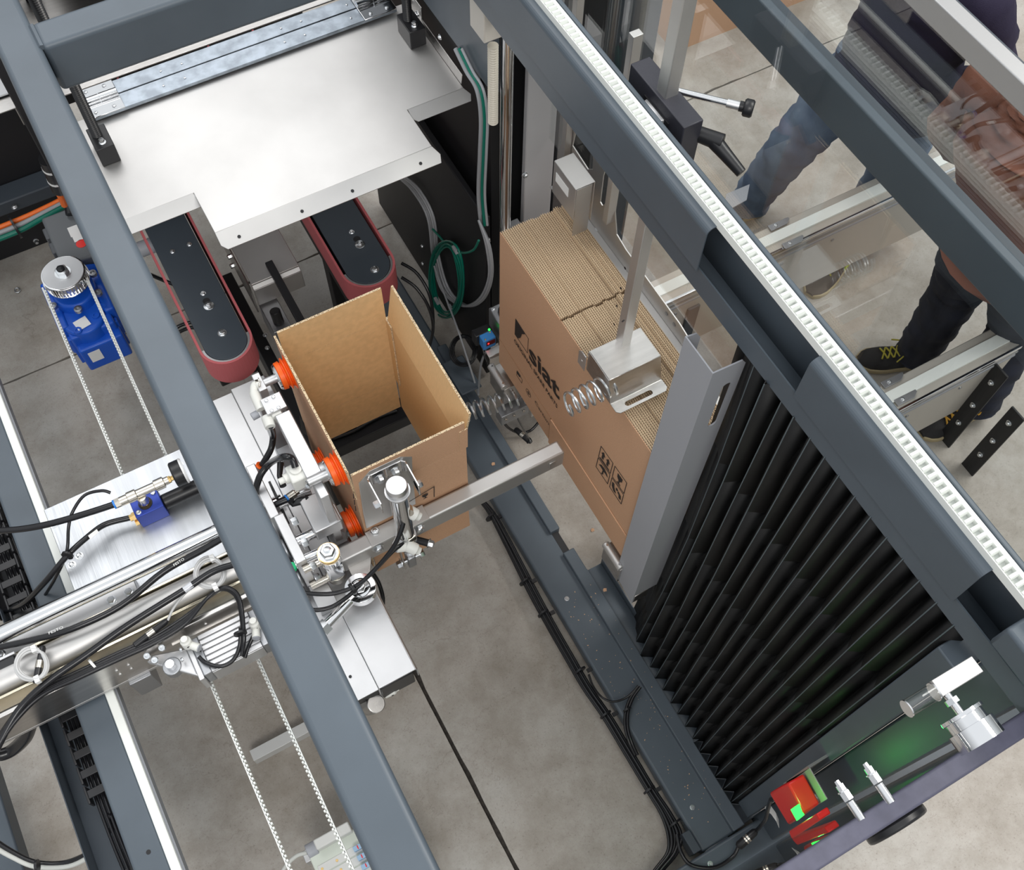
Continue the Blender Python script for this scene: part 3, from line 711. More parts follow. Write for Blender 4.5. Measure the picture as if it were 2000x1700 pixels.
MB().plate(og, [wn_, sl_], (xm, 0, 0), (0, 1, 0), (0, 0, 1), .003).out('guard_plate', INOXB, bk)
for u, v in ((1301, 613), (1316, 634)):
    MB().lathe(P(u, v, x=xm - .001), (-1, 0, 0), [(0, .006), (.0006, .006)], 12).out('hole', ALUD, bk)
MB().bolt(P(1168, 447, z=zpl), (0, 0, 1), .006, .004).out('bolt', BOLTM, bk)
zbx = 1.44; q = [P(u, v, z=zbx) for u, v in ((1083, 313), (1119, 301), (1162, 356), (1126, 372))]
lbx = thing('labelled_cover', 'small stainless box cover with white label beside the carton stack', 'cover', (q[0].x + .04, q[3].y + .1, 1.27))
bx0, bx1, by0_, by1_ = (q[0].x + q[3].x) / 2, (q[1].x + q[2].x) / 2, (q[2].y + q[3].y) / 2, (q[0].y + q[1].y) / 2
MB().fold([(bx0, by0_, 1.33), (bx0, by0_, zbx), (bx1, by0_, zbx), (bx1, by0_, 1.30)], (0, by1_ - by0_, 0), -.002).out('hood', INOXB, lbx, .001)
MB().box(bx0 + .003, bx1 - .003, by0_ + .003, by0_ + .005, 1.26, zbx - .006).out('end_plate', INOXB, lbx, .001)
MB().box(bx0 - .0032, bx0 - .0024, by0_ + .03, by0_ + .09, zbx - .055, zbx - .025).out('label', PAPER, lbx)
for nm, (u0, u1, v, zt_) in (('a', (1184, 1199, 440, 1.9)), ('b', (1100, 1112, 330, 1.9))):
    xx = xm - .02; p = P(u0, v, x=xx); p2 = P(u1, v, y=p.y)
    o = MB().box(xx, max(p2.x, xx + .018), p.y, p.y + .018, p.z, zt_).out('guide_bar', INOXB, bk, .001)
# ------------------------------------------------------------------ transparent guard with dark beams beyond
def thin_glass(name, tint, ior=1.5):
    g = bpy.data.materials.new(name); g.use_nodes = True; t_ = g.node_tree; t_.nodes.remove(t_.nodes['Principled BSDF'])
    f0 = ((ior - 1) / (ior + 1)) ** 2; lw = t_.nodes.new('ShaderNodeLayerWeight'); lw.inputs[0].default_value = .5
    pw = t_.nodes.new('ShaderNodeMath'); pw.operation = 'POWER'; pw.inputs[1].default_value = 5; t_.links.new(lw.outputs['Facing'], pw.inputs[0])
    fr = t_.nodes.new('ShaderNodeMath'); fr.operation = 'MULTIPLY_ADD'; fr.inputs[1].default_value = 1 - f0; fr.inputs[2].default_value = f0; t_.links.new(pw.outputs[0], fr.inputs[0])
    tr = t_.nodes.new('ShaderNodeBsdfTransparent'); gl = t_.nodes.new('ShaderNodeBsdfGlossy'); mx = t_.nodes.new('ShaderNodeMixShader')
    tr.inputs[0].default_value = (*tint, 1); gl.inputs['Roughness'].default_value = .0
    t_.links.new(fr.outputs[0], mx.inputs[0]); t_.links.new(tr.outputs[0], mx.inputs[1]); t_.links.new(gl.outputs[0], mx.inputs[2]); t_.links.new(mx.outputs[0], t_.nodes['Material Output'].inputs[0]); return g
TGL = thin_glass('clear_guard', (.96, .975, .97), 1.95); TPO = thin_glass('door_panel', (.70, .69, .67), 1.55)
XG = 1.14
gd = thing('side_guard', 'clear side guard panel in a pale top rail beyond the toothed rack', 'guard', (XG, .9, 1.0))
z3a, z3b = P(2000, 225, x=XG).z, P(2000, 160, x=XG).z
MB().box(XG, XG + .004, -.1, 1.85, 1.18, z3a + .01).out('clear_panel', TGL, gd)
FRM = mat('rail_aluminium', (.42, .42, .42), .35, .6, .03, 300)
MB().box(XG - .003, XG + .024, -.3, 2.2, z3a, z3b).out('top_rail', FRM, gd, .002)
MB().box(XG + .024, XG + .030, -.3, 2.2, z3a, z3b - .004).out('rail_edge', STEELL, gd)
MB().box(XG + .004, XG + .03, 1.84, 1.88, .0, z3b).out('rail_post', STEELL, gd, .003)
gf = thing('outer_frame', 'dark painted beam and posts of the magazine frame beyond the clear guard', 'frame', (1.3, .8, 0))
xb2 = 1.296
MB().box(xb2, xb2 + .022, -.3, 2.3, P(1700, 340, x=xb2).z, ZT).out('side_beam', STEEL, gf, .004)
MB().box(xb2 + .022, xb2 + .04, -.3, 2.3, ZT - .09, ZT - .004).out('beam_back', STEELL, gf)
p = P(1245, 60, x=1.25); MB().box(1.20, 1.28, p.y - .04, p.y + .06, 0, ZT - .02).out('post', STEELL, gf, .004)
MB().box(1.28, 1.33, -.12, -.05, 0, ZT).out('post', STEELL, gf, .004)
# ------------------------------------------------------------------ clamp block with levers and square post
q = [P(u, v, z=ZT) for u, v in ((1230, 125), (1268, 110), (1376, 233), (1338, 250))]
kx0, kx1, ky0, ky1 = (q[0].x + q[3].x) / 2, (q[1].x + q[2].x) / 2, (q[2].y + q[3].y) / 2, (q[0].y + q[1].y) / 2
cl = thing('clamp_block', 'black plastic clamp block with two levers holding a square post by the rack', 'clamp', ((kx0 + kx1) / 2, (ky0 + ky1) / 2, ZT - .14))
MB().box(kx0, kx1, ky0, ky1, ZT - .14, ZT).out('block', mat('black_clamp', (.03, .03, .04), .4, 0, .2, 40, 0, (1, 20, 1)), cl, .002)
p = P(1283, 200, x=kx0 - .001); MB().lathe((kx0 + .004, p.y, ZT - .062), (0, 0, 1), [(0, .032), (.03, .032), (.032, .03)], 28).out('roller', ALU, cl)
MB().box(kx0 - .002, kx0 + .001, p.y - .045, p.y + .04, ZT - .075, ZT - .028).out('roller_slot', BLACK, cl)
pc = P(1300, 178, z=ZT)
post = MB().box(pc.x - .013, pc.x + .017, pc.y - .018, pc.y + .012, ZT - .12, 2.75).out('square_post', INOXB, None, .002); tag(post, 'stainless square post rising out of the black clamp block', 'post')
l0, l1 = P(1325, 178, z=ZT - .01), P(1440, 206, z=ZT - .01)
lv = MB().cyl(l0, l1, .0065).out('lever_rod', CHROME, cl); d_ = (l1 - l0).normalized()
MB().cyl(l1 - d_ * .02, l1 + d_ * .006, .0085).out('collar', ALU, lv)
kn = MB(); kn.cyl(l1 + d_ * .004, l1 + d_ * .012, .010); kn.lathe(l1 + d_ * .012, d_, [(0, .014), (.003, .017), (.016, .017), (.019, .014)], 9); kn.out('lever_knob', BLKP, lv)
h0 = V((kx1 + .0, ky0 + .02, ZT - .05)); hb = P(1392, 272, z=ZT - .05); tip = P(1448, 338, z=ZT - .075)
hl = MB().cyl(h0, hb + (hb - h0).normalized() * .02, .015, .017).out('lever_hub', BLKP, cl, .002)
MB().tube([hb, hb * .6 + tip * .4, tip], [.016, .0135, .0105], 12).out('lever_arm', BLKP, hl)
# ------------------------------------------------------------------ magazine rails
zrl = .55
yy = [Y_(u, v, zrl) for u, v in ((1720, 752), (1732, 766), (1746, 785), (1757, 800))]
def rail(dy, xe, label):
    th = thing('magazine_rail', label, 'rail', (1.6, yy[2] + dy, zrl - .15)); x0_ = .95; ys = [y + dy for y in yy]; zlo = P(1790, 845, y=yy[3]).z
    MB().box(x0_, xe, ys[3], ys[0], zlo, zrl - .008).out('profile', PAIR, th, .004)
    MB().box(x0_ - .02, xe - .01, ys[2], ys[1], zrl - .012, zrl).out('slide_belt', WHB, th, .001)
    MB().box(x0_, xe, ys[3] - .004, ys[3] + .006, zrl - .02, zrl - .006).out('chrome_edge', CHROME, th, .002)
    for k, z_ in enumerate((zrl - .04, zrl - .062)):
        MB().box(x0_, xe, ys[3] - .003, ys[3], z_ - .006, z_ + .004).out('groove', (ALUD, GREYP)[k], th)
    for k in range(4):
        MB().cyl((1.5 + k * .22, ys[3] + .001, zrl - .105), (1.5 + k * .22, ys[3] - .004, zrl - .105), .006).out('screw', ALUD, th)
    return th, ys
r1, ys1 = rail(Y_(1500, 480, zrl) - yy[2], 2.75, 'far magazine rail with white slide belt, behind the blue-jeans leg')
r2, ys2 = rail(0, 2.37, 'near magazine rail with white slide belt, passing over the black shoes')
for th, pts in ((r1, ((1524, 437), (1552, 472))), (r2, ((1746, 742), (1772, 776)))):
    for u, v in pts:
        p = P(u, v, z=zrl); k_ = MB().prism([p + V(e) for e in ((-.045, -.012, -.004), (.02, -.012, -.004), (.04, .002, -.004), (.04, .010, -.004), (-.045, .012, -.004))], (0, 0, .006)).out('belt_clamp', ALUD, th, .001)
        MB().socket(p + V((-.02, 0, .002)), (0, 0, 1), .006, .004).out('screw', BOLTM, k_)
        
for x, y, z_, w_ in ((2.28, ys2[3] - .03, .5, .06), (2.28, ys2[3] - .16, .42, .06)):
    lg = MB().box(x, x + .008, y - w_ / 2, y + w_ / 2, 0, z_).out('leg', BLACK, r2, .002)
    for k in (.3, .55, .85): MB().bolt((x - .0, y, z_ * k), (-1, 0, 0), .008, .008).out('bolt', BOLTM, lg)
MB().box(1.55, 1.6, ys1[3] - .01, ys1[0], 0, .44).out('leg', STEELL, r1, .004)
MB().prism([P(u, v, z=.60) for u, v in ((1415, 400), (1418, 380), (1464, 361), (1458, 392), (1425, 410))], (0, 0, .004)).out('end_plate', GREYP, r1, .001)
# rollers under the stack
for nm, (u0, v0, u1, v1) in (('far', (958, 714, 988, 757)), ('near', (1182, 1062, 1212, 1112))):
    a, c = P(u0, v0, z=.575), P(u1, v1, z=.575); c.x = a.x
    th = thing('support_roller', 'short steel support roller under the %s end of the carton stack' % nm, 'roller', (a.x, (a.y + c.y) / 2, .5))
    MB().cyl(a, c, .012).out('pin', INOXB, th, .002); MB().box(a.x - .002, a.x + .06, c.y, a.y, .47, .562).out('bracket', INOX, th, .001)
    for k in (.12, .88): MB().lathe(a.lerp(c, k) + V((0, 0, .0118)), (0, 0, 1), [(0, .004), (.001, .0035)], 10).out('screw', CHROME, th)
# ------------------------------------------------------------------ right rear: column, pole, springs, cables
yq = 1.78
rc = thing('lift_column', 'white painted lift column with chrome pole behind the carton stack', 'column', (1.08, yq, .1))
xa_, xb_ = P(1022, 430, y=yq).x, P(1073, 430, y=yq).x
MB().box(xa_, xb_, yq, yq + .02, .25, 1.9).out('column_plate', mat('white_coat', (.50, .50, .515), .45, .1), rc, .003)
for u, v in ((1038, 135), (1024, 341)): MB().bolt(P(u, v, y=yq), (0, -1, 0), .007, .008).out('bolt', BOLTM, rc)
pp_ = P(985, 430, y=1.76); MB().cyl((pp_.x + .002, 1.76, .2), (pp_.x + .002, 1.76, 1.9), .017, n=24).out('pole', CHROME, rc)
MB().box(xb_ + .012, xb_ + .05, yq - .0, yq + .03, .3, 1.9).out('guide_profile', ALUD, rc, .002)
sp_ = P(963, 85, y=1.72); sq_ = P(963, 240, y=1.72)
WSP = mat('cream_spring', (.58, .54, .46), .45)
prof = []; L_ = sp_.z - sq_.z; k = int(L_ / .0072)
for i in range(k): prof += [(i * .0072, .0105), (i * .0072 + .0036, .0135)]
tag(MB().lathe((sq_.x, 1.72, sq_.z), (0, 0, 1), prof, 16).out('corrugated_tube', WSP), 'cream corrugated tube hanging under a beige box beside the chrome pole', 'tube')
bx = P(968, 78, y=1.70)
tag(MB().box(bx.x - .03, bx.x + .03, 1.70, 1.77, bx.z, bx.z + .17).out('beige_box', mat('beige_box', (.62, .59, .54), .5), None, .003), 'beige box under the top beam holding the corrugated tube', 'box')
def xc_(pts, x): return [P(u, v, x=x) for u, v in pts]
for k, (m_, off, nm) in enumerate(((GRYC, 0, 'thick grey'), (GRNC, 7, 'green'), (GRYC, 12, 'thin grey'))):
    hose('cable', '%s cable running down the wall beside the corrugated tube' % nm, xc_([(890 + off, 95), (912 + off, 140), (932 + off, 175), (940 + off, 230), (938 + off, 300), (935 + off, 380), (940 + off, 440)], .943 - .004 * k), (.007, .0055, .004)[k], m_, 'cable')
for k in range(4):
    hose('cable', 'grey cable in the bundle along the floor behind the right red belt', xc_([(776 + k * 5, 345), (805 + k * 5, 372), (835 + k * 4, 425), (845 + k * 4, 500), (862 + k * 5, 565), (900 + k * 4, 597), (935 + k * 3, 585), (955 + k * 2, 540), (950 + k * 2, 480), (935, 430)], .925 + .004 * (k % 2)), .0045, GRYC, 'cable', group='grey cable bundle')
gc = MB()
for k in range(6):
    pts = [P(872 + (24 + k * 2.2) * math.cos(a) + 1.5 * math.sin(k + 3 * a), 546 + (64 + k * 2.0) * math.sin(a) + 2 * math.cos(2 * k + a), x=.925 - .004 * (k % 3)) for a in [2 * PI * i / 36 for i in range(36)]]
    gc.tube(pts, .004, 7, True)
gc.tube(smoothpts(xc_([(845, 448), (858, 462), (872, 478)], .92), 5), .004, 7); gc.tube(smoothpts(xc_([(886, 486), (905, 494), (925, 488), (935, 470)], .92), 5), .004, 7)
gcol = gc.out('cable_coil', GRNC); tag(gcol, 'coiled green cable tied and hung on the black side plate', 'cable')
for u, v in ((889, 488), (853, 588), (880, 602)): MB().obox(P(u, v, x=.915), (.006, 0, 0), (0, .012, 0), (0, .003, .006)).out('cable_tie', GRYC, gcol)
hose('cable', 'thin light grey cable slanting from the green coil down to the floor beam', [P(848, 520, x=.91), P(870, 580, x=.89), P(898, 655, x=.86), P(935, 772, z=.12)], .0035, GRYC, 'cable')
for k in range(2):
    hose('hose', 'black air hose curving round the end of the right red belt', [P(784, 514 + 28 * k, z=.62), P(815 - k * 2, 535 + 28 * k, z=.6), P(840 - k * 3, 580 + 20 * k, z=.55), P(846, 640, z=.45), P(838, 680, z=.3)], .0055, RUB, 'hose', group='hoses beside the right belt')
lp = MB()
for k in range(3):
    lp.tube([P(905 + (20 + 3 * k) * math.cos(a), 685 + (26 + 2 * k) * math.sin(a), z=.2 + .004 * k) for a in [2 * PI * i / 24 for i in range(24)]], .0045, 6, True)
tag(lp.out('hose_loop', RUB), 'small loop of black hose lying on the floor beam behind the carton', 'hose')
hose('cable', 'white cable rising from the floor beam to the blue sensor', [P(934, 770, z=.12), P(936, 745, z=.2), P(940, 710, z=.35), P(950, 685, z=.47)], .004, GRYC, 'cable')
hose('hose', 'black hose passing down beside the blue sensor to the coil spring', [P(938, 640, z=.5), P(945, 690, z=.45), P(965, 735, z=.4), P(985, 770, z=.35)], .004, RUB, 'hose')
# sensor group
sz = .56
sg = thing('photo_sensor', 'blue photo sensor with red and green light on a steel bracket by the stack', 'sensor', P(955, 680, z=.45))
a = P(938, 659, z=sz); ex = .058
MB().box(a.x, a.x + .045, a.y - .022, a.y + .008, sz - .05, sz).out('sensor_body', BLUEP, sg, .002)
MB().box(a.x - .012, a.x + .05, a.y + .008, a.y + .04, sz - .06, sz - .004).out('sensor_back', BLKP, sg, .004)
MB().box(a.x + .010, a.x + .042, a.y - .0235, a.y - .021, sz - .03, sz - .008).out('lens', mat('red_lens', (.12, .005, .008), .15), sg)
MB().lathe((a.x + .017, a.y - .024, sz - .018), (0, -1, 0), [(0, .003), (.001, .002)], 10).out('red_light', GLOWR, sg)
MB().lathe((a.x + .040, a.y + .014, sz - .004), (0, 0, 1), [(0, .004), (.003, .003)], 10).out('green_light', GLOWG, sg)
MB().fold([(a.x + .004, a.y - .026, sz - .05), (a.x + .004, a.y - .05, sz - .054), (a.x + .004, a.y - .056, sz - .06), (a.x + .004, a.y - .056, sz - .15)], (.08, 0, 0), .003).out('sensor_bracket', INOX, sg, .001)
for dx, y_ in ((.01, -.016), (.036, .002)): MB().socket((a.x + dx, a.y + y_, sz), (0, 0, 1), .003, .002).out('screw', BRASS, sg)
a = P(954, 602, z=.6)
mo = MB().box(a.x, a.x + .10, a.y - .085, a.y, .50, .6).out('gear_housing', ALUD, None, .003); tag(mo, 'grey square gear housing half hidden behind the carton stack', 'gearbox')
MB().cyl((a.x + .05, a.y - .042, .6), (a.x + .05, a.y - .042, .604), .034).out('bore_ring', BLKP, mo)
for dx, dy in ((.01, -.01), (.09, -.01), (.01, -.075), (.09, -.075)): MB().socket((a.x + dx, a.y + dy, .6), (0, 0, 1), .006, .003).out('screw', BOLTM, mo)
# block and connector under the low spring
p = P(998, 800, z=.44); sbk = MB().box(p.x - .045, p.x + .055, p.y - .02, p.y + .02, .40, .455).out('spring_block', ALUD, None, .002); tag(sbk, 'small metal block with screws under the low coil spring', 'block')
for dx in (-.03, .0, .035): MB().socket((p.x + dx, p.y - .021, .435), (0, -1, 0), .005, .004).out('screw', NICK, sbk)
cn = P(1018, 848, z=.10); e_ = (P(1032, 860, z=.10) - cn).normalized()
con = MB(); con.lathe(cn - e_ * .03, e_, [(0, .006), (.005, .010), (.03, .011)], 12); o = con.out('cable_connector', BLKP); tag(o, 'black and silver cable connector lying under the low coil spring', 'connector')
MB().lathe(cn + e_ * .0, e_, [(0, .0115), (.014, .0115)], 12).out('ring', NICK, o); MB().lathe(cn + e_ * .014, e_, [(0, .011), (.025, .011), (.035, .006)], 12).out('plug_tail', BLKP, o)
hose('cable', 'thin black cable from the low spring block to its connector', [P(1010, 815, z=.38), P(1022, 838, z=.25), P(1033, 858, z=.12), P(1030, 866, z=.11)], .003, RUB, 'cable')
hose('hose', 'black hose looping on the floor below the low coil spring', [P(978, 816, z=.2), P(992, 835, z=.1), P(1012, 845, z=.05), P(1035, 842, z=.05), P(1052, 825, z=.05)], .005, RUB, 'hose')
# ------------------------------------------------------------------ gearmotor with toothed belt
pz = .60; pcn = P(123, 533, z=pz); PR = .070
gm = thing('gearmotor', 'blue worm gearbox with grey motor, half behind the left top beam', 'gearmotor', (pcn.x, pcn.y, .25))
gx, gy = pcn.x, pcn.y
hb = MB(); hb.box(gx - .075, gx + .075, gy - .15, gy + .085, .36, .46); hb.box(gx - .095, gx - .06, gy - .11, gy + .10, .33, .48); hb.box(gx + .06, gx + .095, gy - .11, gy + .06, .33, .48)
hb.cyl((gx - .01, gy - .09, .34), (gx - .01, gy - .09, .475), .075, .07, 24); hb.box(gx - .07, gx + .08, gy - .18, gy - .13, .30, .42)
hb.cyl((gx, gy, .44), (gx, gy, .51), .078, .07, 28)
hb.out('gear_housing', BLUE, gm, .008, 3)
MB().cyl((gx + .055, gy + .075, .42), (gx + .06, gy + .11, .43), .07, .07, 28).out('flange', BLUE, gm, .004)
MB().box(gx - .085, gx + .085, gy - .135, gy - .115, .30, .44).out('rib', BLUE, gm, .003)
for k in range(6):
    a = .4 + 2 * PI * k / 6; MB().lathe((gx + .085 * math.cos(a), gy + .085 * math.sin(a), .50), (0, 0, 1), [(0, .013), (.012, .013), (.013, .007), (.008, .0065)], 12).out('lug', ALUD, gm)
for x, y in ((.03, -.11), (.062, -.085), (-.04, -.14)): MB().lathe((gx + x, gy + y, .475), (0, 0, 1), [(0, .014), (.006, .013), (.006, .007), (.003, .006)], 14).out('plug', BLUE, gm)
pl_ = P(157, 632, z=.425); MB().box(pl_.x - .02, pl_.x + .02, gy - .182, gy - .181, .345, .40).out('label', PAPER, gm)
lb_ = MB().obox(P(160, 632, z=.478), (.022, .004, 0), (-.004, .02, 0), (0, 0, .001)).out('label', PAPER, gm)
# pulley
pp = MB(); pp.lathe((gx, gy, pz - .045), (0, 0, 1), [(0, PR), (.003, PR)], 36); pp.lathe((gx, gy, pz - .004), (0, 0, 1), [(0, PR), (.003, PR), (.004, PR - .004)], 36); n = 40
for i in range(n):
    a0, a1, a2, a3 = (2 * PI * (i + q) / n for q in (0, .55, .6, .95)); r0, r1 = PR - .002, PR - .008
    q = [V((gx + r0 * math.cos(a0), gy + r0 * math.sin(a0), pz - .042)), V((gx + r0 * math.cos(a1), gy + r0 * math.sin(a1), pz - .042)), V((gx + r1 * math.cos(a2), gy + r1 * math.sin(a2), pz - .042)), V((gx + r1 * math.cos(a3), gy + r1 * math.sin(a3), pz - .042)), V((gx + r0 * math.cos(a0 + 2 * PI / n), gy + r0 * math.sin(a0 + 2 * PI / n), pz - .042))]
    up = V((0, 0, .038))
    for k in range(4): pp.add([q[k], q[k + 1], q[k + 1] + up, q[k] + up], [(0, 1, 2, 3)])
pu = pp.out('pulley', CHROME, gm); MB().lathe((gx, gy, pz), (0, 0, 1), [(0, PR - .004), (.0012, PR - .005)], 36).out('pulley_face', ALU, gm)
m_ = MB(); m_.lathe((gx, gy, pz), (0, 0, 1), [(0, .026), (.003, .026)], 24); m_.lathe((gx, gy, pz + .003), (0, 0, 1), [(0, .021), (.014, .021), (.016, .017)], 6); m_.out('hub_nut', BOLTM, gm)
MB().lathe((gx, gy, pz + .016), (0, 0, 1), [(0, .013), (.008, .013), (.01, .011)], 18).out('shaft_end', BLKP, gm)
# motor behind: grey body with labels
mx_, my_ = gx + .06, gy + .12
mo = MB().box(mx_ - .065, mx_ + .065, my_, my_ + .24, .36, .49).out('motor', mat('motor_grey', (.13, .14, .15), .5), gm, .01, 3)
for k in range(3): MB().box(mx_ - .078, mx_ - .06, my_ + .02 + k * .07, my_ + .07 + k * .07, .38, .47).out('motor_fin', mat('motor_dark', (.09, .095, .105), .5), mo, .004)
def onz(pts, z, name, mt, par): return MB().prism([P(u, v, z=z) for u, v in pts], (0, 0, .0008)).out(name, mt, par)
onz([(131, 446), (150, 439), (160, 456), (139, 464)], .4905, 'label', PAPER, mo); onz([(141, 463), (161, 456), (165, 466), (146, 474)], .4905, 'label', PAPER, mo)
MB().lathe(P(159, 476, z=.4905), (0, 0, 1), [(0, .018), (.0008, .018)], 20).out('warning_label', REDP, mo)
for k, (u, v) in enumerate(((140, 420), (128, 392))):
    MB().lathe(P(u, v, z=.5), (.25, .6, .25), [(0, .02), (.02, .022), (.055, .020)], 16).out('motor_plug', ALUD if k else BLKP, mo)
cn = MB(); a, c = P(118, 372, z=.7), P(92, 310, z=.9); d_ = (c - a).normalized(); Lc = (c - a).length
o = MB().lathe(a, d_, [(0, .018), (.01, .026), (Lc, .026)], 18).out('cable_gland', BLKP); tag(o, 'black cylindrical connector with white rings at the motor cable, left of the beam', 'connector')
for k in (.35, .72): MB().lathe(a + d_ * Lc * k, d_, [(0, .0268), (.012, .0268)], 18).out('ring', PAPER, o)
hose('cable', 'orange motor cable bending down from the black connector', [a + V((0, .01, 0)), P(108, 366, z=.7), P(118, 382, z=.65), P(126, 400, z=.58)], .012, ORGC, 'cable')
hose('hose', 'black hose under the left top beam reaching toward the pulley side', [P(290, 535, z=.45), P(325, 550, z=.4), P(350, 560, z=.4)], .007, RUB, 'hose')
for k in range(2): hose('hose', 'black hose loop on the floor left of the red belt', [P(325, 662 + 12 * k, z=.1), P(345, 640 + 12 * k, z=.12), P(375, 630 + 10 * k, z=.12), P(400, 640 + 8 * k, z=.12)], .007, RUB, 'hose', group='hoses under the left belt')
# belt strands
tb_ = MB(); zz0, zz1 = .556, .572
def strand(u0, u1, inner):
    a, c = P(*u0, z=.572), P(*u1, z=.572); x = (a.x + c.x) / 2; y0_, y1_ = -.3, gy
    tb_.box(x - .0025, x + .0025, y0_, y1_, zz0, zz1); k = int((y1_ - y0_) / .0125)
    for i in range(k):
        y = y0_ + i * .0125; tb_.prism([(x, y, zz0), (x, y + .007, zz0), (x + inner * .0075, y + .0058, zz0), (x + inner * .0075, y + .0012, zz0)], (0, 0, zz1 - zz0))
    return x
xa1 = strand((90, 590), (570, 1700), 1); xa2 = strand((172, 555), (695, 1700), -1)
n = 24
arc = [(gx - PR * math.cos(PI * i / n), gy + PR * math.sin(PI * i / n)) for i in range(n + 1)]; arc2 = [(gx - (PR + .004) * math.cos(PI * i / n), gy + (PR + .004) * math.sin(PI * i / n)) for i in range(n + 1)]
for i in range(n): tb_.prism([(*arc[i], zz0), (*arc[i + 1], zz0), (*arc2[i + 1], zz0), (*arc2[i], zz0)], (0, 0, zz1 - zz0))
tag(tb_.out('toothed_belt', WHB, None, 0, ang=25), 'long white toothed belt looped round the shiny pulley, two strands', 'belt')
# ------------------------------------------------------------------ carriage on the slide rails
ca = thing('carriage', 'aluminium carriage with chrome shaft lying across the white slide rail', 'carriage', (-.35, 1.3, .6))
px0, py1 = P(85, 996, z=.70).x, P(347, 879, z=.70).y
MB().box(px0, -.118, 1.13, py1, .685, .70).out('milled_plate', ALUB, ca, .0015)
for u, v in ((105, 1025), (351, 909), (141, 1104), (155, 1086)): MB().bolt(P(u, v, z=.70), (0, 0, 1), .008, .006).out('bolt', BOLTM, ca)
MB().cyl((-1.1, 1.297, .80), (.06, 1.297, .80), .0225, n=28).out('guide_shaft', CHROME, ca)
bb = P(258, 1146, z=.745); MB().box(-1.05, bb.x + .01, bb.y - .035, bb.y + .03, .70, .745).out('side_bar', ALU, ca, .002)
for u, v in ((218, 1173), (252, 1157)): MB().bolt(P(u, v, z=.745), (0, 0, 1), .010, .008).out('bolt', BOLTM, ca)
tc_ = P(150, 1248, z=.79)
tu = MB(); tu.lathe((-1.1, tc_.y, .755), (1, 0, 0), [(0, .037), (1.1, .037)], 32); tu.out('round_tube', INOXB, ca)
for s_, dy in ((1, .043), (-1, -.047)): MB().box(-1.1, .0, tc_.y + dy - .004, tc_.y + dy + .004, .70, .775).out('tube_rail', mat('champagne', (.72, .66, .52), .25, 1), ca, .002)
MB().box(-1.1, -.10, 1.107, tc_.y - .05, .62, .69).out('inner_wall', INOX, ca, .002)
yb0 = 1.104
MB().box(-1.1, -.10, yb0, yb0 + .012, .624, .775).out('side_beam', INOX, ca, .002)
MB().box(-1.1, -.10, yb0, 1.2, .61, .624).out('side_beam_foot', INOXB, ca, .002)
for u, v in ((228, 1310), (251, 1299), (235, 1317), (257, 1306), (402, 1219)): MB().lathe(P(u, v, y=yb0), (0, -1, 0), [(0, .005), (.003, .004)], 10).out('rivet', INOXB, ca)
MB().box(-.50, -.44, yb0 - .01, yb0 + .09, .50, .61).out('runner_block', ALUD, ca, .002)
for k in range(3): MB().box(-.35 + .0, -.10, 1.10 + .012 * k, 1.104 + .012 * k, .71, .712).out('edge_strip', INOX, ca)
# compact ribbed cylinder on the front of the carriage
q = [P(u, v, z=.74) for u, v in ((386, 1237), (482, 1198), (517, 1273), (403, 1288))]
cx0, cx1, cy0, cy1 = -.283, -.145, .975, 1.084
cy_ = thing('ribbed_cylinder', 'silver ribbed pneumatic cylinder beside the left top beam, hung on a clevis', 'cylinder', (-.21, 1.03, .66))
rb_ = MB(); n = 7; w_ = (cy1 - cy0) / n
rb_.box(cx0, cx1, cy0, cy1, .67, .735)
for i in range(n): rb_.box(cx0, cx1, cy0 + i * w_ + .0015, cy0 + (i + 1) * w_ - .0015, .735, .741)
rb_.out('body', ALU, cy_, .0015)
MB().box(cx0 - .022, cx0, cy0 + .002, cy1 - .002, .672, .74).out('end_cap', ALUD, cy_, .003); MB().box(cx1, cx1 + .022, cy0 + .002, cy1 - .002, .672, .74).out('end_cap', ALUD, cy_, .003)
MB().box(cx0 - .036, cx0 - .022, cy0 - .004, cy1 + .004, .66, .738).out('mount_plate', ALU, cy_, .002)
MB().prism([(cx0 - .036, cy0 + .015, .70), (cx0 - .036, cy1 - .01, .70), (cx0 - .12, cy1 + .015, .70), (cx0 - .14, cy1 + .005, .70)], (0, 0, .02)).out('clevis', ALU, cy_, .004)
pn = P(331, 1297, z=.745); MB().cyl(pn - V((0, 0, .05)), pn, .012).out('pin', CHROME, cy_, .001); MB().cyl(pn - V((0, 0, .05)), pn - V((0, 0, .02)), .024).out('pin_lug', ALUD, cy_, .002)
for u, v in ((288, 1282), (317, 1266), (303, 1290)): MB().socket(P(u, v, z=.742), (0, -.3, 1), .009, .012).out('bolt', BOLTM, cy_)
for u, v in ((388, 1263), (391, 1272)): MB().lathe(P(u, v, z=.741), (0, 0, 1), [(0, .003), (.0006, .003)], 8).out('hole', BLACK, cy_)
for u, v in ((355, 1268), (358, 1288)): MB().socket(P(u, v, z=.739), (-1, 0, 0), .006, .006).out('bolt', BOLTM, cy_)
MB().cyl(P(372, 1302, z=.69), P(420, 1318, z=.66), .012).out('stud', ALUD, cy_)
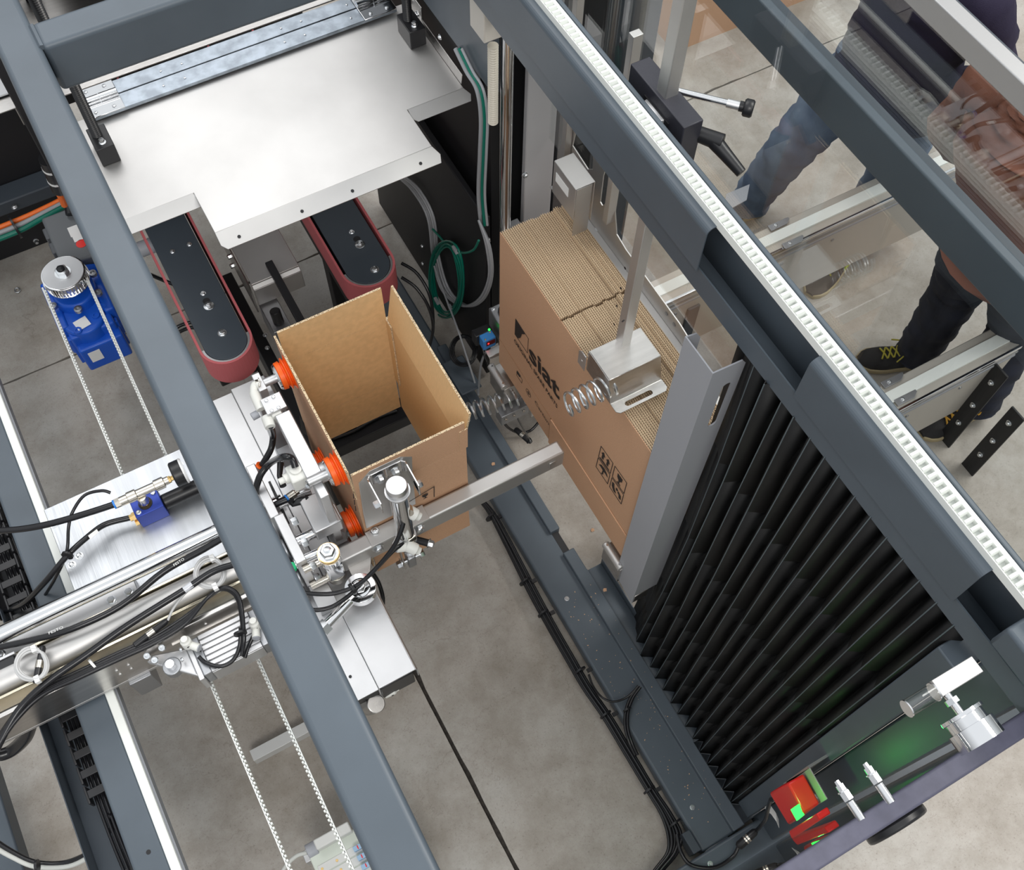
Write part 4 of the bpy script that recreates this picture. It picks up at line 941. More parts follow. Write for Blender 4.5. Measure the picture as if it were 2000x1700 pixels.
def fitting(u, v, z, ax, out_, parent=None, label=None, r_=.014):
    """white speed controller: body along ax, elbow along out_"""
    p = P(u, v, z=z); ax = V(ax).normalized(); out_ = V(out_).normalized()
    m_ = MB(); m_.lathe(p - ax * .012, ax, [(0, r_ * .8), (.004, r_), (.03, r_), (.033, r_ * .75), (.034, r_ * .7), (.042, r_ * .66)], 18)
    m_.cyl(p, p + out_ * .034, r_ * .72, r_ * .78, 14)
    o = m_.out('white_fitting', WHP, parent, .001)
    MB().lathe(p + out_ * .034, out_, [(0, r_ * .7), (.003, r_ * .7)], 14).out('collar', GREYP, o)
    MB().obox(p + ax * .008 + V((0, -r_, 0)), (.0028, 0, 0), (0, .0006, 0), (0, 0, .0028)).out('mark', BLACK, o)
    return o
fitting(366, 1258, .755, (0, .15, 1), (.7, -.8, .1), cy_); fitting(499, 1222, .75, (0, .15, 1), (-.3, -.9, .1), cy_)
# ------------------------------------------------------------------ vacuum generator with gauge
vz = .78; vb = P(287, 985, z=.765)
vg = thing('vacuum_generator', 'blue vacuum generator block with brass fittings and black gauge on the milled plate', 'pneumatic unit', (vb.x, vb.y, .70))
MB().box(vb.x - .04, vb.x + .038, vb.y - .026, vb.y + .034, .70, .765).out('block', BLUEA, vg, .002)
for dx, dy in ((-.028, -.014), (.026, .024)): MB().socket((vb.x + dx, vb.y + dy, .765), (0, 0, 1), .007, .004).out('screw', BOLTM, vg)
MB().lathe((vb.x - .003, vb.y + .004, .765), (0, 0, 1), [(0, .019), (.002, .019)], 20).out('seal', BLACK, vg)
MB().lathe((vb.x - .003, vb.y + .004, .767), (0, 0, 1), [(0, .015), (.010, .015)], 6).out('hex', BRASS, vg)
MB().lathe((vb.x - .003, vb.y + .004, .777), (0, 0, 1), [(0, .014), (.03, .013)], 18).out('stem', NICK, vg)
ty = vb.y + .012; tz = .815
t_ = MB(); t_.lathe((vb.x - .055, ty, tz), (1, 0, 0), [(0, .013), (.02, .013), (.022, .016), (.045, .016), (.047, .012), (.095, .012), (.097, .016), (.122, .016), (.124, .011), (.135, .011)], 20)
t_.lathe((vb.x - .068, ty, tz), (1, 0, 0), [(0, .0135), (.014, .0135)], 6); t_.out('tee', NICK, vg)
MB().lathe((vb.x - .073, ty, tz), (1, 0, 0), [(0, .0125), (.005, .0125)], 18).out('release_ring', mat('ring_blue', (.02, .2, .65), .4), vg)
MB().lathe((vb.x + .078, ty, tz), (1, 0, 0), [(0, .010), (.008, .010), (.009, .007), (.018, .007)], 6).out('gauge_fitting', BRASS, vg)
ga = MB().lathe((vb.x + .095, ty + .004, tz + .004), (1, 0, 0), [(0, .032), (.003, .036), (.028, .036)], 36).out('gauge', BLKP, vg, .0015)
MB().lathe((vb.x + .123, ty + .004, tz + .004), (1, 0, 0), [(0, .0365), (.004, .0365), (.007, .034)], 36).out('gauge_glass', mat('gauge_clear', (.85, .85, .85), .1, 0, coat=1), ga)
MB().cyl((vb.x + .038, vb.y + .0, .735), (vb.x + .16, vb.y + .0, .735), .022).out('silencer', BLKP, vg, .004)
b2 = MB(); b2.lathe((vb.x - .058, vb.y - .002, .735), (1, 0, 0), [(0, .010), (.008, .010), (.008, .013), (.02, .013)], 6); b2.lathe((vb.x - .05, vb.y - .02, .728), (1, 0, 0), [(0, .008), (.01, .008)], 6); b2.out('brass_fitting', BRASS, vg)
hose('hose', 'thick black air hose running left from the nickel tee', [(vb.x - .07, ty, tz), P(170, 1003, z=.81), P(100, 1023, z=.8), P(40, 1034, z=.78), P(-20, 1038, z=.76)], .0092, RUB)
hose('hose', 'black air hose curving from the brass fitting into the cable chain', [(vb.x - .058, vb.y, .735), P(205, 1025, z=.74), P(170, 1050, z=.75), P(132, 1085, z=.75), P(90, 1135, z=.7), P(45, 1180, z=.6), P(5, 1195, z=.5)], .0082, RUB)
hose('hose', 'thin black signal tube arching over the milled plate', [P(216, 963, z=.80), P(198, 959, z=.81), P(165, 968, z=.82), P(142, 1000, z=.81), P(134, 1030, z=.79), P(130, 1080, z=.76), P(108, 1130, z=.68), P(80, 1175, z=.55)], .0045, RUB)
for u, v, z in ((131, 1087, .757),):
    o = MB().lathe(P(u, v, z=z), (.6, .8, -.2), [(0, .016), (.006, .016)], 12).out('cable_tie', BLKP); tag(o, 'black cable tie binding the hoses on the milled plate', 'cable tie')
onz([(172, 1047), (189, 1034), (193, 1040), (177, 1054)], .763, 'hose_label', PAPER, vg)
# long pneumatic hoses over the carriage
hA = hose('hose', 'upper thick black air hose lying along the bright carriage tube', [P(u, v, z=z) for u, v, z in ((-15, 1267, .80), (60, 1251, .81), (140, 1229, .82), (235, 1184, .82), (320, 1117, .83), (400, 1072, .85), (470, 1030, .88))], .0092, RUB)
hB = hose('hose', 'lower thick black air hose with a clear sleeve crossing the bright tube', [P(u, v, z=z) for u, v, z in ((-10, 1470, .76), (35, 1390, .78), (90, 1335, .80), (170, 1279, .81), (250, 1222, .82), (360, 1153, .83), (420, 1115, .84), (480, 1098, .85))], .0092, RUB)
MB().tube([P(360, 1153, z=.8305), P(376, 1142, z=.832)], .0098, 10).out('clear_sleeve', mat('clear_sleeve', (.55, .56, .6), .2, coat=.5), hB)
def htext(u0, v0, u1, v1, z, s, par):
    A, C_ = P(u0, v0, z=z), P(u1, v1, z=z); ux = C_ - A; uy = V((0, 0, 1)).cross(ux)
    return text('hose_lettering', s, A, ux, uy, .010, PAPER, par, 0, .0003, width=ux.length)
PW = mat('white_print', (.6, .6, .62), .6)
htext(95, 1240, 123, 1228, .8303, 'FESTO', hA); htext(340, 1107, 360, 1094, .8503, 'FESTO', hA)
# grey cable coils
def coil(u, v, rr, z, label):
    m_ = MB()
    for k in range(3):
        m_.tube([P(u + (rr + 3 * k - 3) * math.cos(a) * .95, v + (rr + 3 * k - 3) * math.sin(a) * .95 + 2 * math.sin(a * 2 + k), z=z + .004 * (k % 2)) for a in [2 * PI * i / 32 for i in range(32)]], .0035, 7, True)
    o = m_.out('cable_coil', mat('pale_cable', (.52, .52, .52), .45)); tag(o, label, 'cable')
    for a in (1.2, -1.4): MB().obox(P(u + rr * math.cos(a), v + rr * math.sin(a), z=z), (.006, 0, 0), (0, .009, 0), (0, 0, .007)).out('cable_tie', PAPER, o)
    return o
coil(410, 1120, 29, .825, 'small coil of pale grey cable on the tube near the left top beam'); coil(62, 1299, 31, .82, 'small coil of pale grey cable with a connector at the left end of the tube')
hose('cable', 'pale grey cable hanging from the coil to the nickel connector', [P(382, 1140, z=.815), P(358, 1163, z=.81), P(338, 1190, z=.80), P(328, 1212, z=.79)], .0035, mat('pale_cable', (.52, .52, .52), .45), 'cable')
def plug(pts, z, label):
    a, c = P(*pts[0], z=z), P(*pts[1], z=z); d_ = (c - a).normalized(); L_ = (c - a).length
    o = MB().lathe(a, d_, [(0, .005), (.006, .0085), (L_ * .42, .0085)], 14).out('connector', BLKP); tag(o, label, 'connector')
    MB().lathe(a + d_ * L_ * .40, d_, [(0, .0095), (L_ * .2, .0095)], 14).out('nickel_nut', NICK, o); MB().lathe(a + d_ * L_ * .58, d_, [(0, .0088), (L_ * .4, .0085), (L_ * .42, .006)], 14).out('rear_sleeve', BLKP, o); return o
plug([(327, 1212), (262, 1262)], .79, 'black and nickel cable connector below the bright tube'); plug([(84, 1262), (70, 1335)], .815, 'black and nickel connector inside the left grey coil')
for k in range(6):
    dx = [0, 3, 6, 9, 4, 8][k]; dz = .003 * (k % 3)
    hose('hose', 'thin black air hose in the bundle along the carriage side beam', [P(u + (dx * .4), v + dx * (1.6 if u < 400 else -.6), z=z + dz) for u, v, z in ((-10, 1450, .76), (30, 1392, .77), (80, 1345, .78), (150, 1312, .785), (230, 1275, .785), (300, 1243, .785), (360, 1205, .79), (405, 1170, .80), (435, 1152, .81), (460, 1165, .80), (470, 1200, .79), (474, 1250, .77), (472, 1282 - dx, .75))], .0042 if k < 4 else .0048, RUB, group='hose bundle on the carriage')
hose('hose', 'black tube curving from the white fitting of the ribbed cylinder', [P(u, v, z=z) for u, v, z in ((388, 1283, .755), (402, 1295, .75), (430, 1302, .75), (455, 1290, .75), (468, 1262, .76), (470, 1225, .78))], .0055, RUB)
hose('hose', 'short black tube below the second white fitting by the left top beam', [P(u, v, z=z) for u, v, z in ((496, 1240, .75), (486, 1262, .74), (478, 1285, .74))], .0055, RUB)
for u, v in ((470, 1240), (180, 1300)):
    o = MB().lathe(P(u, v, z=.786), (.2, 1, 0) if u > 300 else (1, .3, 0), [(0, .017), (.006, .017)], 12).out('cable_tie', BLKP if u > 300 else PAPER); tag(o, '%s cable tie round the %s of the hose bundle' % (('black', 'descending end') if u > 300 else ('white', 'middle')), 'cable tie')
sw = thing('magnetic_switch', 'black and silver switch strip beside the left grey coil', 'switch', P(10, 1295, z=.76))
a = P(28, 1285, z=.79); MB().box(a.x - .12, a.x, a.y - .014, a.y + .008, .755, .79).out('switch_body', BLKP, sw, .002); MB().box(a.x - .12, a.x + .005, a.y + .008, a.y + .014, .76, .795).out('switch_clamp', ALU, sw); MB().bolt((a.x - .03, a.y + .03, .775), (0, 0, 1), .009, .008).out('bolt', BOLTM, sw)
MB().box(a.x - .06, a.x - .045, a.y - .006, a.y + .004, .790, .792).out('red_mark', REDP, sw)
hq = hose('hose', 'bundle of black hoses drooping at the lower left end of the carriage', [P(60, 1415, z=.55), P(50, 1440, z=.5), P(25, 1465, z=.45), P(0, 1475, z=.45), P(-20, 1470, z=.45)], .018, RUB)
# ------------------------------------------------------------------ cable chain with tray
ch = thing('cable_chain', 'black plastic cable chain with rungs along the slide beam, bottom left', 'cable chain', (-.67, 1.2, .44))
cxm = -.672
lkb = MB(); lkb.box(-.034, -.028, -.024, .024, -.02, .02); lkb.box(.028, .034, -.024, .024, -.02, .02); lkb.box(-.028, .028, -.012, .010, .014, .02)
l0_ = lkb.out('link', BLKP, ch, .0015); l0_.location = V((cxm, .90, .53)) - ch.location
for k in range(1, 17):
    o = l0_.copy(); COL.objects.link(o); o.parent = ch; o.location = V((cxm - (.0 if k < 7 else .03), .90 + k * .055, .53)) - ch.location
for k in range(5):
    hose('hose', 'black hose lying inside the cable chain', [(cxm - .02 + k * .01, .55 + .0 * k, .46), (cxm - .02 + k * .01, .8, .515), (cxm - .02 + k * .01, 1.2, .517), (cxm - .035 + k * .011, 1.5, .52), (cxm - .05 + k * .012, 1.9, .52)], .0045, RUB, group='hoses in the cable chain')
tr_ = MB().fold([(cxm - .085, .70, .55), (cxm - .085, .70, .47), (cxm + .0, .70, .47)], (0, .8, 0), -.003).out('tray', STEELL, ch, .001)
MB().fold([(cxm - .11, 1.5, .53), (cxm - .11, 1.5, .47), (cxm + .03, 1.5, .47)], (0, .7, 0), -.003).out('tray', BLKP, ch)
hose('cable', 'black cable hanging in a loop from the chain end to the left', [P(u, v, z=z) for u, v, z in ((212, 1590, .52), (220, 1605, .5), (212, 1635, .45), (185, 1660, .4), (130, 1685, .35), (70, 1685, .35), (20, 1662, .35), (-20, 1635, .35))], .007, RUB, 'cable')
hose('cable', 'white cable tied to the black loop at the bottom left', [P(u, v, z=z) for u, v, z in ((262, 1668, .5), (252, 1655, .48), (235, 1647, .45), (215, 1650, .43), (185, 1668, .4), (135, 1692, .35), (70, 1693, .35), (25, 1675, .35), (-20, 1650, .35))], .007, mat('white_cable', (.55, .56, .53), .45), 'cable')
for u, v in ((180, 1668), (70, 1692)):
    o = MB().lathe(P(u, v, z=.39), (1, -.3, 0), [(0, .016), (.007, .016)], 12).out('cable_tie', BLKP); tag(o, 'black cable tie on the white cable loop, %s one' % ('right' if u > 100 else 'left'), 'cable tie')
for k in range(4): hose('hose', 'black hose falling from the chain end along the slide beam', [P(224 + 5 * k, 1588, z=.52), P(232 + 6 * k, 1630, z=.45), P(245 + 7 * k, 1670, z=.4), P(258 + 8 * k, 1720, z=.35)], .006, RUB, group='hoses at the chain end')
# flat bar and valve terminal on the floor
PALE = mat('pale_bar', (.58, .58, .57), .4, .2)
fbar = MB().box(P(487, 1467, z=.05).x, -.02, P(500, 1485, z=.05).y, P(487, 1467, z=.05).y, .0, .05).out('flat_bar', PALE, None, .001); tag(fbar, 'pale aluminium bar lying on the floor under the toothed belt', 'bar')
vt = thing('valve_terminal', 'pale green valve terminal with blue valves on the floor at the bottom edge', 'valve terminal', (-.2, .5, .1))
PGRN = mat('pale_green', (.58, .62, .55), .45); LBL_ = mat('valve_blue', (.30, .45, .62), .4)
a = P(601, 1669, z=.22); vx0 = a.x; vx1 = -.03; vy = a.y
MB().box(vx0, vx1, .30, vy, .1, .22).out('body', PGRN, vt, .003)
p = P(606, 1632, z=.26); p1 = P(656, 1607, z=.26); MB().box(p.x, p1.x + .03, vy - .01, p1.y - .012, .16, .26).out('plug_housing', mat('pale_grey', (.60, .60, .58), .45), vt, .004)
MB().cyl((p.x - .03, (vy + p1.y) / 2 - .01, .21), (p.x, (vy + p1.y) / 2 - .01, .21), .022).out('cable_gland', GREYP, vt, .002)
for x in (vx0 - .02, vx1 - .06): MB().box(x, x + .04, vy - .01, vy + .025, .1, .16).out('mount_foot', ALU, vt, .002)
for k in range(3):
    y = vy - .055 - k * .027
    MB().box(vx0 + .01, vx1 - .05, y - .012, y + .012, .22, .2225).out('valve_cover', mat('pale_grey', (.60, .60, .58), .45), vt, .001)
    xb_ = P(700, 1660, z=.23).x; v_ = MB().box(xb_ - .012, xb_ + .035, y - .006, y + .008, .22, .24).out('valve_button', LBL_, vt, .001); MB().box(xb_ + .0, xb_ + .003, y - .004, y + .006, .2402, .2412).out('mark', REDP, v_)
    for dx in (.02, .065): MB().lathe((vx0 + dx, y + .0, .2225), (0, 0, 1), [(0, .004), (.001, .0035)], 10).out('screw', BRASS, vt)
hose('cable', 'white cable entering the valve terminal from the left', [(p.x - .03, (vy + p1.y) / 2 - .01, .21), P(580, 1672, z=.2), P(560, 1690, z=.18), P(545, 1715, z=.15)], .006, mat('white_cable', (.55, .56, .53), .45), 'cable')
# ------------------------------------------------------------------ carriage channel and suction head
uc = thing('carriage_channel', 'bright folded stainless channel running beside the left top beam', 'channel', (.08, 1.2, .6))
zU = .80
ux0, ux1, ux2, ux3 = .0, .066, .074, P(797, 1275, z=zU).x
uy0, uy1 = P(740, 1347, z=zU).y, P(410, 785, z=zU).y
MB().box(ux0 - .05, ux1, uy0, uy1, zU - .004, zU - .001).out('base_plate', ALU, uc, .001)
MB().fold([(ux1 + .002, uy0 - .0, zU - .05), (ux1 + .004, uy0, zU), (ux3 - .004, uy0, zU), (ux3, uy0, zU - .005), (ux3, uy0, zU - .06)], (0, P(455, 760, z=zU).y - uy0, 0), -.003).out('channel', ALU, uc, .002)
MB().box(ux1 + .004, ux3 - .01, uy0 + .0, uy0 + .02, zU - .10, zU - .01).out('end_filler', BLKP, uc, .003)
MB().box(ux0 - .03, ux1, uy0 + .01, uy0 + .03, zU - .08, zU - .006).out('end_filler', BLKP, uc)
for u, v in ((752, 1225), (775, 1268), (684, 1322)): MB().lathe(P(u, v, z=zU), (0, 0, 1), [(0, .004), (.0005, .004)], 10).out('hole', BLACK, uc)
MB().box(-.06, .16, uy0 + .03, 1.5, .60, zU - .06).out('carrier_block', ALUD, uc, .003)
p = P(735, 1375, z=.72); MB().cyl(p + V((-.02, .02, -.06)), p + V((0, 0, .0)), .024).out('end_stop', INOX, uc, .002)
fitting(757, 1352, .70, (1, -.1, .2), (-.3, .9, 0), uc); fitting(760, 1328, .70, (1, -.1, .1), (-.3, .9, 0), uc)

sh = thing('suction_head', 'white aluminium suction frame with four orange cups gripping the carton', 'suction head', (.1, 1.3, .7))
cupc = [P(556, 731, x=.19), P(655, 918, x=.19)]
cups = [(cupc[0].y, cupc[0].z), (cupc[1].y, cupc[1].z), (P(637, 927, x=.19).y + .05, P(637, 927, x=.19).z - .03), (P(685, 1021, x=.19).y, P(685, 1021, x=.19).z)]
cr_ = .043
for k, (y, z) in enumerate(cups):
    c = MB(); x0 = BX0 - .001
    c.lathe((x0 - .034, y, z), (1, 0, 0), [(0, cr_ * .70), (.003, cr_ * .82), (.014, cr_ * .84), (.016, cr_ * .72), (.018, cr_ * .72), (.021, cr_ * .95), (.0235, cr_ * .95), (.0255, cr_ * .80), (.028, cr_ * .82), (.0315, cr_ * 1.04), (.0338, cr_ * 1.05)], 36)
    o = c.out('suction_cup', ORG, sh)
    MB().lathe((x0 - .038, y, z), (1, 0, 0), [(0, cr_ * .70), (.005, cr_ * .78)], 28).out('cup_plate', CHROME, o)
    MB().cyl((x0 - .085, y, z), (x0 - .037, y, z), .011).out('cup_stem', ALU, o)
# upper bar: thin arm, joint plate, thick arm
xbar = .128; zb_ = cups[0][1] + .012
MB().box(xbar - .012, xbar + .008, 1.40, cups[0][0] + .028, zb_ - .045, zb_).out('thin_arm', ALU, sh, .0015)
pA, pB = P(508, 783, z=zb_ + .004), P(552, 800, z=zb_ + .004)
MB().box(.108, .158, P(530, 805, z=zb_).y - .005, P(530, 778, z=zb_).y + .006, zb_ - .01, zb_ + .004).out('joint_plate', ALU, sh, .001)
for u, v in ((520, 783), (534, 776), (531, 803), (544, 797)): MB().socket(P(u, v, z=zb_ + .004), (0, 0, 1), .0045, .003).out('screw', BOLTM, sh)
MB().box(.122, .160, cups[1][0] + .01, P(545, 808, z=zb_).y, zb_ - .05, zb_ - .002).out('thick_arm', ALU, sh, .002)
MB().cyl((.13, cups[1][0] + .02, zb_ - .03), (.175, cups[1][0] + .02, zb_ - .03), .024).out('pivot_boss', ALU, sh, .002)
MB().box(.130, .152, cups[1][0] - .045, cups[1][0] + .02, cups[3][1] + .05, zb_ - .02).out('drop_bar', ALU, sh, .002)
MB().box(.09, .160, cups[1][0] - .05, cups[1][0] + .05, cups[3][1] + .12, cups[3][1] + .17).out('knee_block', ALU, sh, .003)
zk2 = .93
q0 = P(632, 1000, z=zk2); MB().prism([(.12, q0.y + .03, zk2 - .12), (.12, q0.y - .05, zk2 - .12), (.12, q0.y - .05, zk2 - .05), (.12, q0.y - .03, zk2), (.12, q0.y + .03, zk2)], (.045, 0, 0)).out('lower_block', ALU, sh, .002)
MB().box(.12, .17, cups[3][0] - .025, cups[3][0] + .025, cups[3][1] - .03, cups[3][1] + .10).out('lower_block', ALU, sh, .003)
MB().lathe((.145, cups[3][0] - .026, cups[3][1] + .03), (0, -1, 0), [(0, .016), (.004, .016), (.004, .009), (.012, .009)], 16).out('bolt', BOLTM, sh)
MB().box(.10, .15, cups[0][0] - .03, cups[0][0] + .01, .78, zb_ - .04).out('drop_bar', ALU, sh, .003)
# standing white plates with guide rods
zp = 1.0
MB().box(.018, .044, 1.03, 1.17, .80, zp).out('side_plate', ALU, sh, .002)
MB().box(.010, .034, 1.17, 1.33, .82, zp + .0).out('side_plate', ALU, sh, .002)
MB().box(.044, .05, 1.22, 1.27, .82, zp - .01).out('dark_insert', BLKP, sh)
MB().box(.02, .07, .955, 1.03, .80, .835).out('foot_plate', ALU, sh, .002)
for (u0, v0, u1, v1, r_) in ((545, 985, 596, 955, .014), (583, 1056, 630, 1034, .014), (598, 1092, 646, 1070, .013), (505, 1000, 540, 985, .016)):
    a, c = P(u0, v0, z=.93), P(u1, v1, z=.93); c.y = a.y; a.x -= .03; c.x += .01
    MB().cyl(a, c, r_, n=20).out('guide_rod', CHROME, sh, .001)
for u, v in ((570, 1022), (590, 1063), (607, 1108), (615, 1130)):
    MB().bolt(P(u, v, x=.045), (1, 0, 0), .010, .012).out('bolt', BOLTM, sh)
MB().box(-.05, .012, 1.0, 1.3, .80, .86).out('valve_block', ALUD, sh, .006)
for k in range(3): MB().cyl((-.04, 1.05 + k * .08, .88), (.015, 1.05 + k * .08, .88), .03).out('block_port', ALUD, sh, .003)
p = P(568, 1112, z=.92); MB().lathe(p, (0, .3, 1), [(0, .016), (.008, .016)], 16).out('green_ring', mat('ring_green', (.02, .55, .22), .4), sh); MB().cyl(p - V((0, .01, .09)), p, .014).out('port', ALUD, sh)
# white vacuum fittings on the upper bar
p = P(519, 772, z=zb_ - .01)
f1 = MB().tube(smoothpts([P(508, 752, z=zb_), P(498, 752, z=zb_ - .002), P(496, 765, z=zb_ - .006), P(501, 780, z=zb_ - .01), P(510, 800, z=zb_ - .015)], 4), [.010] * 9 + [.012] * 8, 12).out('white_elbow', WHP, sh)
MB().bolt(P(508, 748, z=zb_), (-1, .2, 0), .010, .010).out('nut', NICK, sh)
MB().box(p.x - .01, p.x + .015, P(520, 818, z=zb_).y, P(510, 790, z=zb_).y, zb_ - .04, zb_ - .005).out('white_valve', WHP, sh, .003)
MB().cyl(P(522, 815, z=zb_ - .02), P(528, 835, z=zb_ - .02), .015, .013).out('white_port', WHP, sh, .001)
MB().cyl(P(492, 815, z=zb_ - .03), P(505, 808, z=zb_ - .03), .010).out('grey_cap', GREYP, sh)
pv = P(577, 915, z=zb_ - .005); MB().box(pv.x - .022, pv.x + .02, pv.y - .03, pv.y + .018, zb_ - .06, zb_ - .01).out('white_valve', WHP, sh, .004)
MB().lathe(pv + V((0, 0, -.008)), (0, 0, 1), [(0, .015), (.008, .015), (.01, .011)], 18).out('white_port', WHP, sh)
MB().cyl(P(560, 935, z=zb_ - .03), P(545, 942, z=zb_ - .03), .008).out('white_tap', WHP, sh); MB().cyl(P(565, 932, z=zb_ - .03), P(556, 937, z=zb_ - .03), .013).out('white_port', WHP, sh)
for k in range(3): MB().bolt(P(601, 925 + k * 12, z=zb_ - .03), (.3, -.8, .3), .006, .008).out('bolt', BOLTM, sh)
# black clamp handle and nickel plug
ha = P(612, 975, z=1.0); hb_ = P(572, 985, z=1.0)
MB().cyl(ha, ha + (hb_ - ha) * .35, .013, .015).out('handle_hub', BLKP, sh, .001)
MB().tube([ha + (hb_ - ha) * .3, ha + (hb_ - ha) * .7 + V((0, 0, .006)), hb_, P(568, 978, z=1.01)], [.013, .010, .008, .009], 10).out('handle_arm', BLKP, sh)
MB().tube([P(548, 905, z=1.0), P(546, 930, z=1.0), P(553, 950, z=1.0)], [.009, .007, .009], 10).out('handle_arm', BLKP, sh)
MB().lathe(P(563, 973, z=.99), (1, .2, 0), [(0, .011), (.02, .011), (.022, .008), (.03, .008)], 14).out('nickel_plug', NICK, sh); MB().lathe(P(560, 976, z=.99), (1, .2, 0), [(0, .0125), (.004, .0125)], 14).out('release_ring', mat('ring_blue', (.02, .2, .65), .4), sh)
MB().box(P(546, 892, z=.95).x, P(572, 885, z=.95).x + .01, P(556, 900, z=.95).y, P(556, 870, z=.95).y, .86, .95).out('grey_bracket', ALUD, sh, .002)
hose('hose', 'black vacuum hose from the upper white valve down to the orange ringed tee', [P(u, v, z=z) for u, v, z in ((528, 832, zb_ - .02), (533, 850, 1.06), (530, 875, 1.04), (520, 895, 1.02), (512, 908, 1.0))], .0085, RUB)
hose('hose', 'black vacuum hose arching from the middle white valve to the left beam', [P(u, v, z=z) for u, v, z in ((577, 913, zb_ + .0), (570, 896, zb_ + .012), (553, 893, zb_ + .01), (528, 905, 1.07), (508, 930, 1.04), (498, 965, 1.0), (495, 1000, .95))], .0085, RUB)
hose('hose', 'black vacuum hose with blue ring running to the nickel plug', [P(u, v, z=z) for u, v, z in ((561, 976, .99), (540, 985, .985), (515, 1000, .97), (495, 1012, .95), (470, 1020, .9))], .0085, RUB)
oc = thing('hose_tee', 'grey hose tee with orange rings beside the left top beam', 'hose fitting', P(503, 920, z=.98))
MB().cyl(P(507, 914, z=.99), P(492, 930, z=.97), .013).out('tee_body', GREYP, oc, .002); MB().cyl(P(500, 920, z=.98), P(498, 942, z=.96), .012).out('tee_body', GREYP, oc, .002)
d_ = P(511, 908, z=1.0) - P(506, 916, z=.99); MB().lathe(P(508, 912, z=.995), d_, [(0, .0125), (.006, .0125)], 16).out('orange_ring', ORG, oc); MB().lathe(P(499, 934, z=.965), P(498, 942, z=.96) - P(500, 920, z=.98), [(0, .0125), (.005, .0125)], 16).out('orange_ring', ORG, oc)
hose('hose', 'thin black hose leaving the orange ringed tee toward the suction valves', [P(u, v, z=z) for u, v, z in ((510, 918, .98), (530, 905, .98), (548, 895, .98))], .006, RUB)
# ------------------------------------------------------------------ pusher bar with cylinder
pb = thing('pusher_bar', 'long stainless square bar crossing in front of the open carton', 'bar', (.4, 1.04, .8))
zt0 = .906; yr, yfr = 1.062, 1.020; zt1 = P(1082, 916, y=yfr).z
MB().box(.09, .768, yfr, yr, zt1, zt0).out('tube', INOXB, pb, .006, 3)
MB().box(.7665, .7685, yfr + .008, yr - .006, zt1 + .008, zt0 - .008).out('end_plug', INOXB, pb)
MB().box(.72, .74, yfr - .003, yfr, zt1 + .02, zt0 - .02).out('end_tab', INOX, pb, .001)
brk = thing('pusher_cylinder', 'upright pneumatic cylinder in a chamfered stainless bracket against the carton front', 'cylinder', (.29, 1.03, .75))
yp = 1.0635; pts = [P(u, v, y=yp) for u, v in ((701, 945), (722, 921), (782, 893), (805, 893), (806, 925), (812, 985), (716, 1033), (710, 1005))]
MB().prism(pts, (0, .003, 0)).out('back_plate', INOXB, brk, .0008)
cz = P(774, 948, y=1.0); cxx = cz.x
zc1 = cz.z; 
cyb = MB(); cyb.lathe((cxx, 1.0, zc1 - .03), (0, 0, 1), [(0, .024), (.004, .026), (.026, .026), (.03, .0235)], 28); cyb.out('cap', ALU, brk)
MB().lathe((cxx, 1.0, zc1 - .05), (0, 0, 1), [(0, .024), (.018, .030), (.021, .030)], 28).out('cap_collar', ALU, brk)
MB().cyl((cxx, 1.0, .93), (cxx, 1.0, zc1 - .045), .0225, n=28).out('barrel', CHROME, brk)
MB().lathe((cxx, 1.0, .90), (0, 0, 1), [(0, .018), (.004, .026), (.034, .026)], 28).out('lower_cap', ALU, brk)
MB().cyl((cxx, 1.0, .80), (cxx, 1.0, .905), .008).out('piston_rod', CHROME, brk); MB().lathe((cxx, 1.0, .80), (0, 0, 1), [(0, .013), (.012, .013)], 6).out('nut', BOLTM, brk)
MB().box(cxx - .011, cxx + .011, .985, 1.015, .74, .80).out('rod_clevis', ALUD, brk, .003); MB().cyl((cxx - .03, 1.0, .765), (cxx + .03, 1.0, .765), .007).out('clevis_pin', BOLTM, brk); MB().bolt((cxx + .026, 1.0, .765), (1, 0, 0), .011, .012).out('nut', BOLTM, brk); MB().bolt((cxx - .026, 1.0, .765), (-1, 0, 0), .011, .012).out('nut', BOLTM, brk)
MB().bar((cxx - .022, 1.02, .87), (cxx - .022, .995, .745), .004, .02, (0, 1, .2)).out('lever_arm', INOX, brk, .001)
# U strap round the cylinder top
zs0, zs1 = zc1 - .075, zc1 - .04
w2 = .046
MB().fold([(cxx - w2, .985, zs0), (cxx - w2, yp - .008, zs0), (cxx - w2 + .007, yp - .002, zs0), (cxx + w2 - .007, yp - .002, zs0), (cxx + w2, yp - .008, zs0), (cxx + w2, .985, zs0)], (0, 0, .05), .004).out('strap', CHROME, brk, .001)
for sx in (-1, 1):
    MB().bolt((cxx + sx * w2, 1.0, zs0 + .025), (sx, 0, 0), .010, .014).out('bolt', BOLTM, brk); MB().bolt((cxx + sx * .02, yp - .006, zs0 + .03), (0, -1, 0), .010, .012).out('bolt', BOLTM, brk)
for u, v, y in ((733, 1040, 1.02), (812, 1003, 1.02)): MB().bolt(P(u, v, z=zt0), (0, 0, 1), .012, .010).out('bolt', BOLTM, brk)
for u, v in ((738, 1070), (818, 1031)): MB().bolt(P(u, v, y=yfr), (0, -1, 0), .012, .010).out('bolt', BOLTM, brk)
MB().box(P(733, 1040, z=zt0).x - .025, P(812, 1003, z=zt0).x + .025, yfr + .0, yr + .002, zt0, zt0 + .003).out('foot_strip', INOXB, brk, .001)
fa_ = fitting(800, 1000, 1.06, (.6, -.6, -.5), (-.5, .5, .3), brk, r_=.016); fb_ = fitting(800, 1068, .93, (.6, -.6, -.5), (-.7, .2, .2), brk, r_=.016)
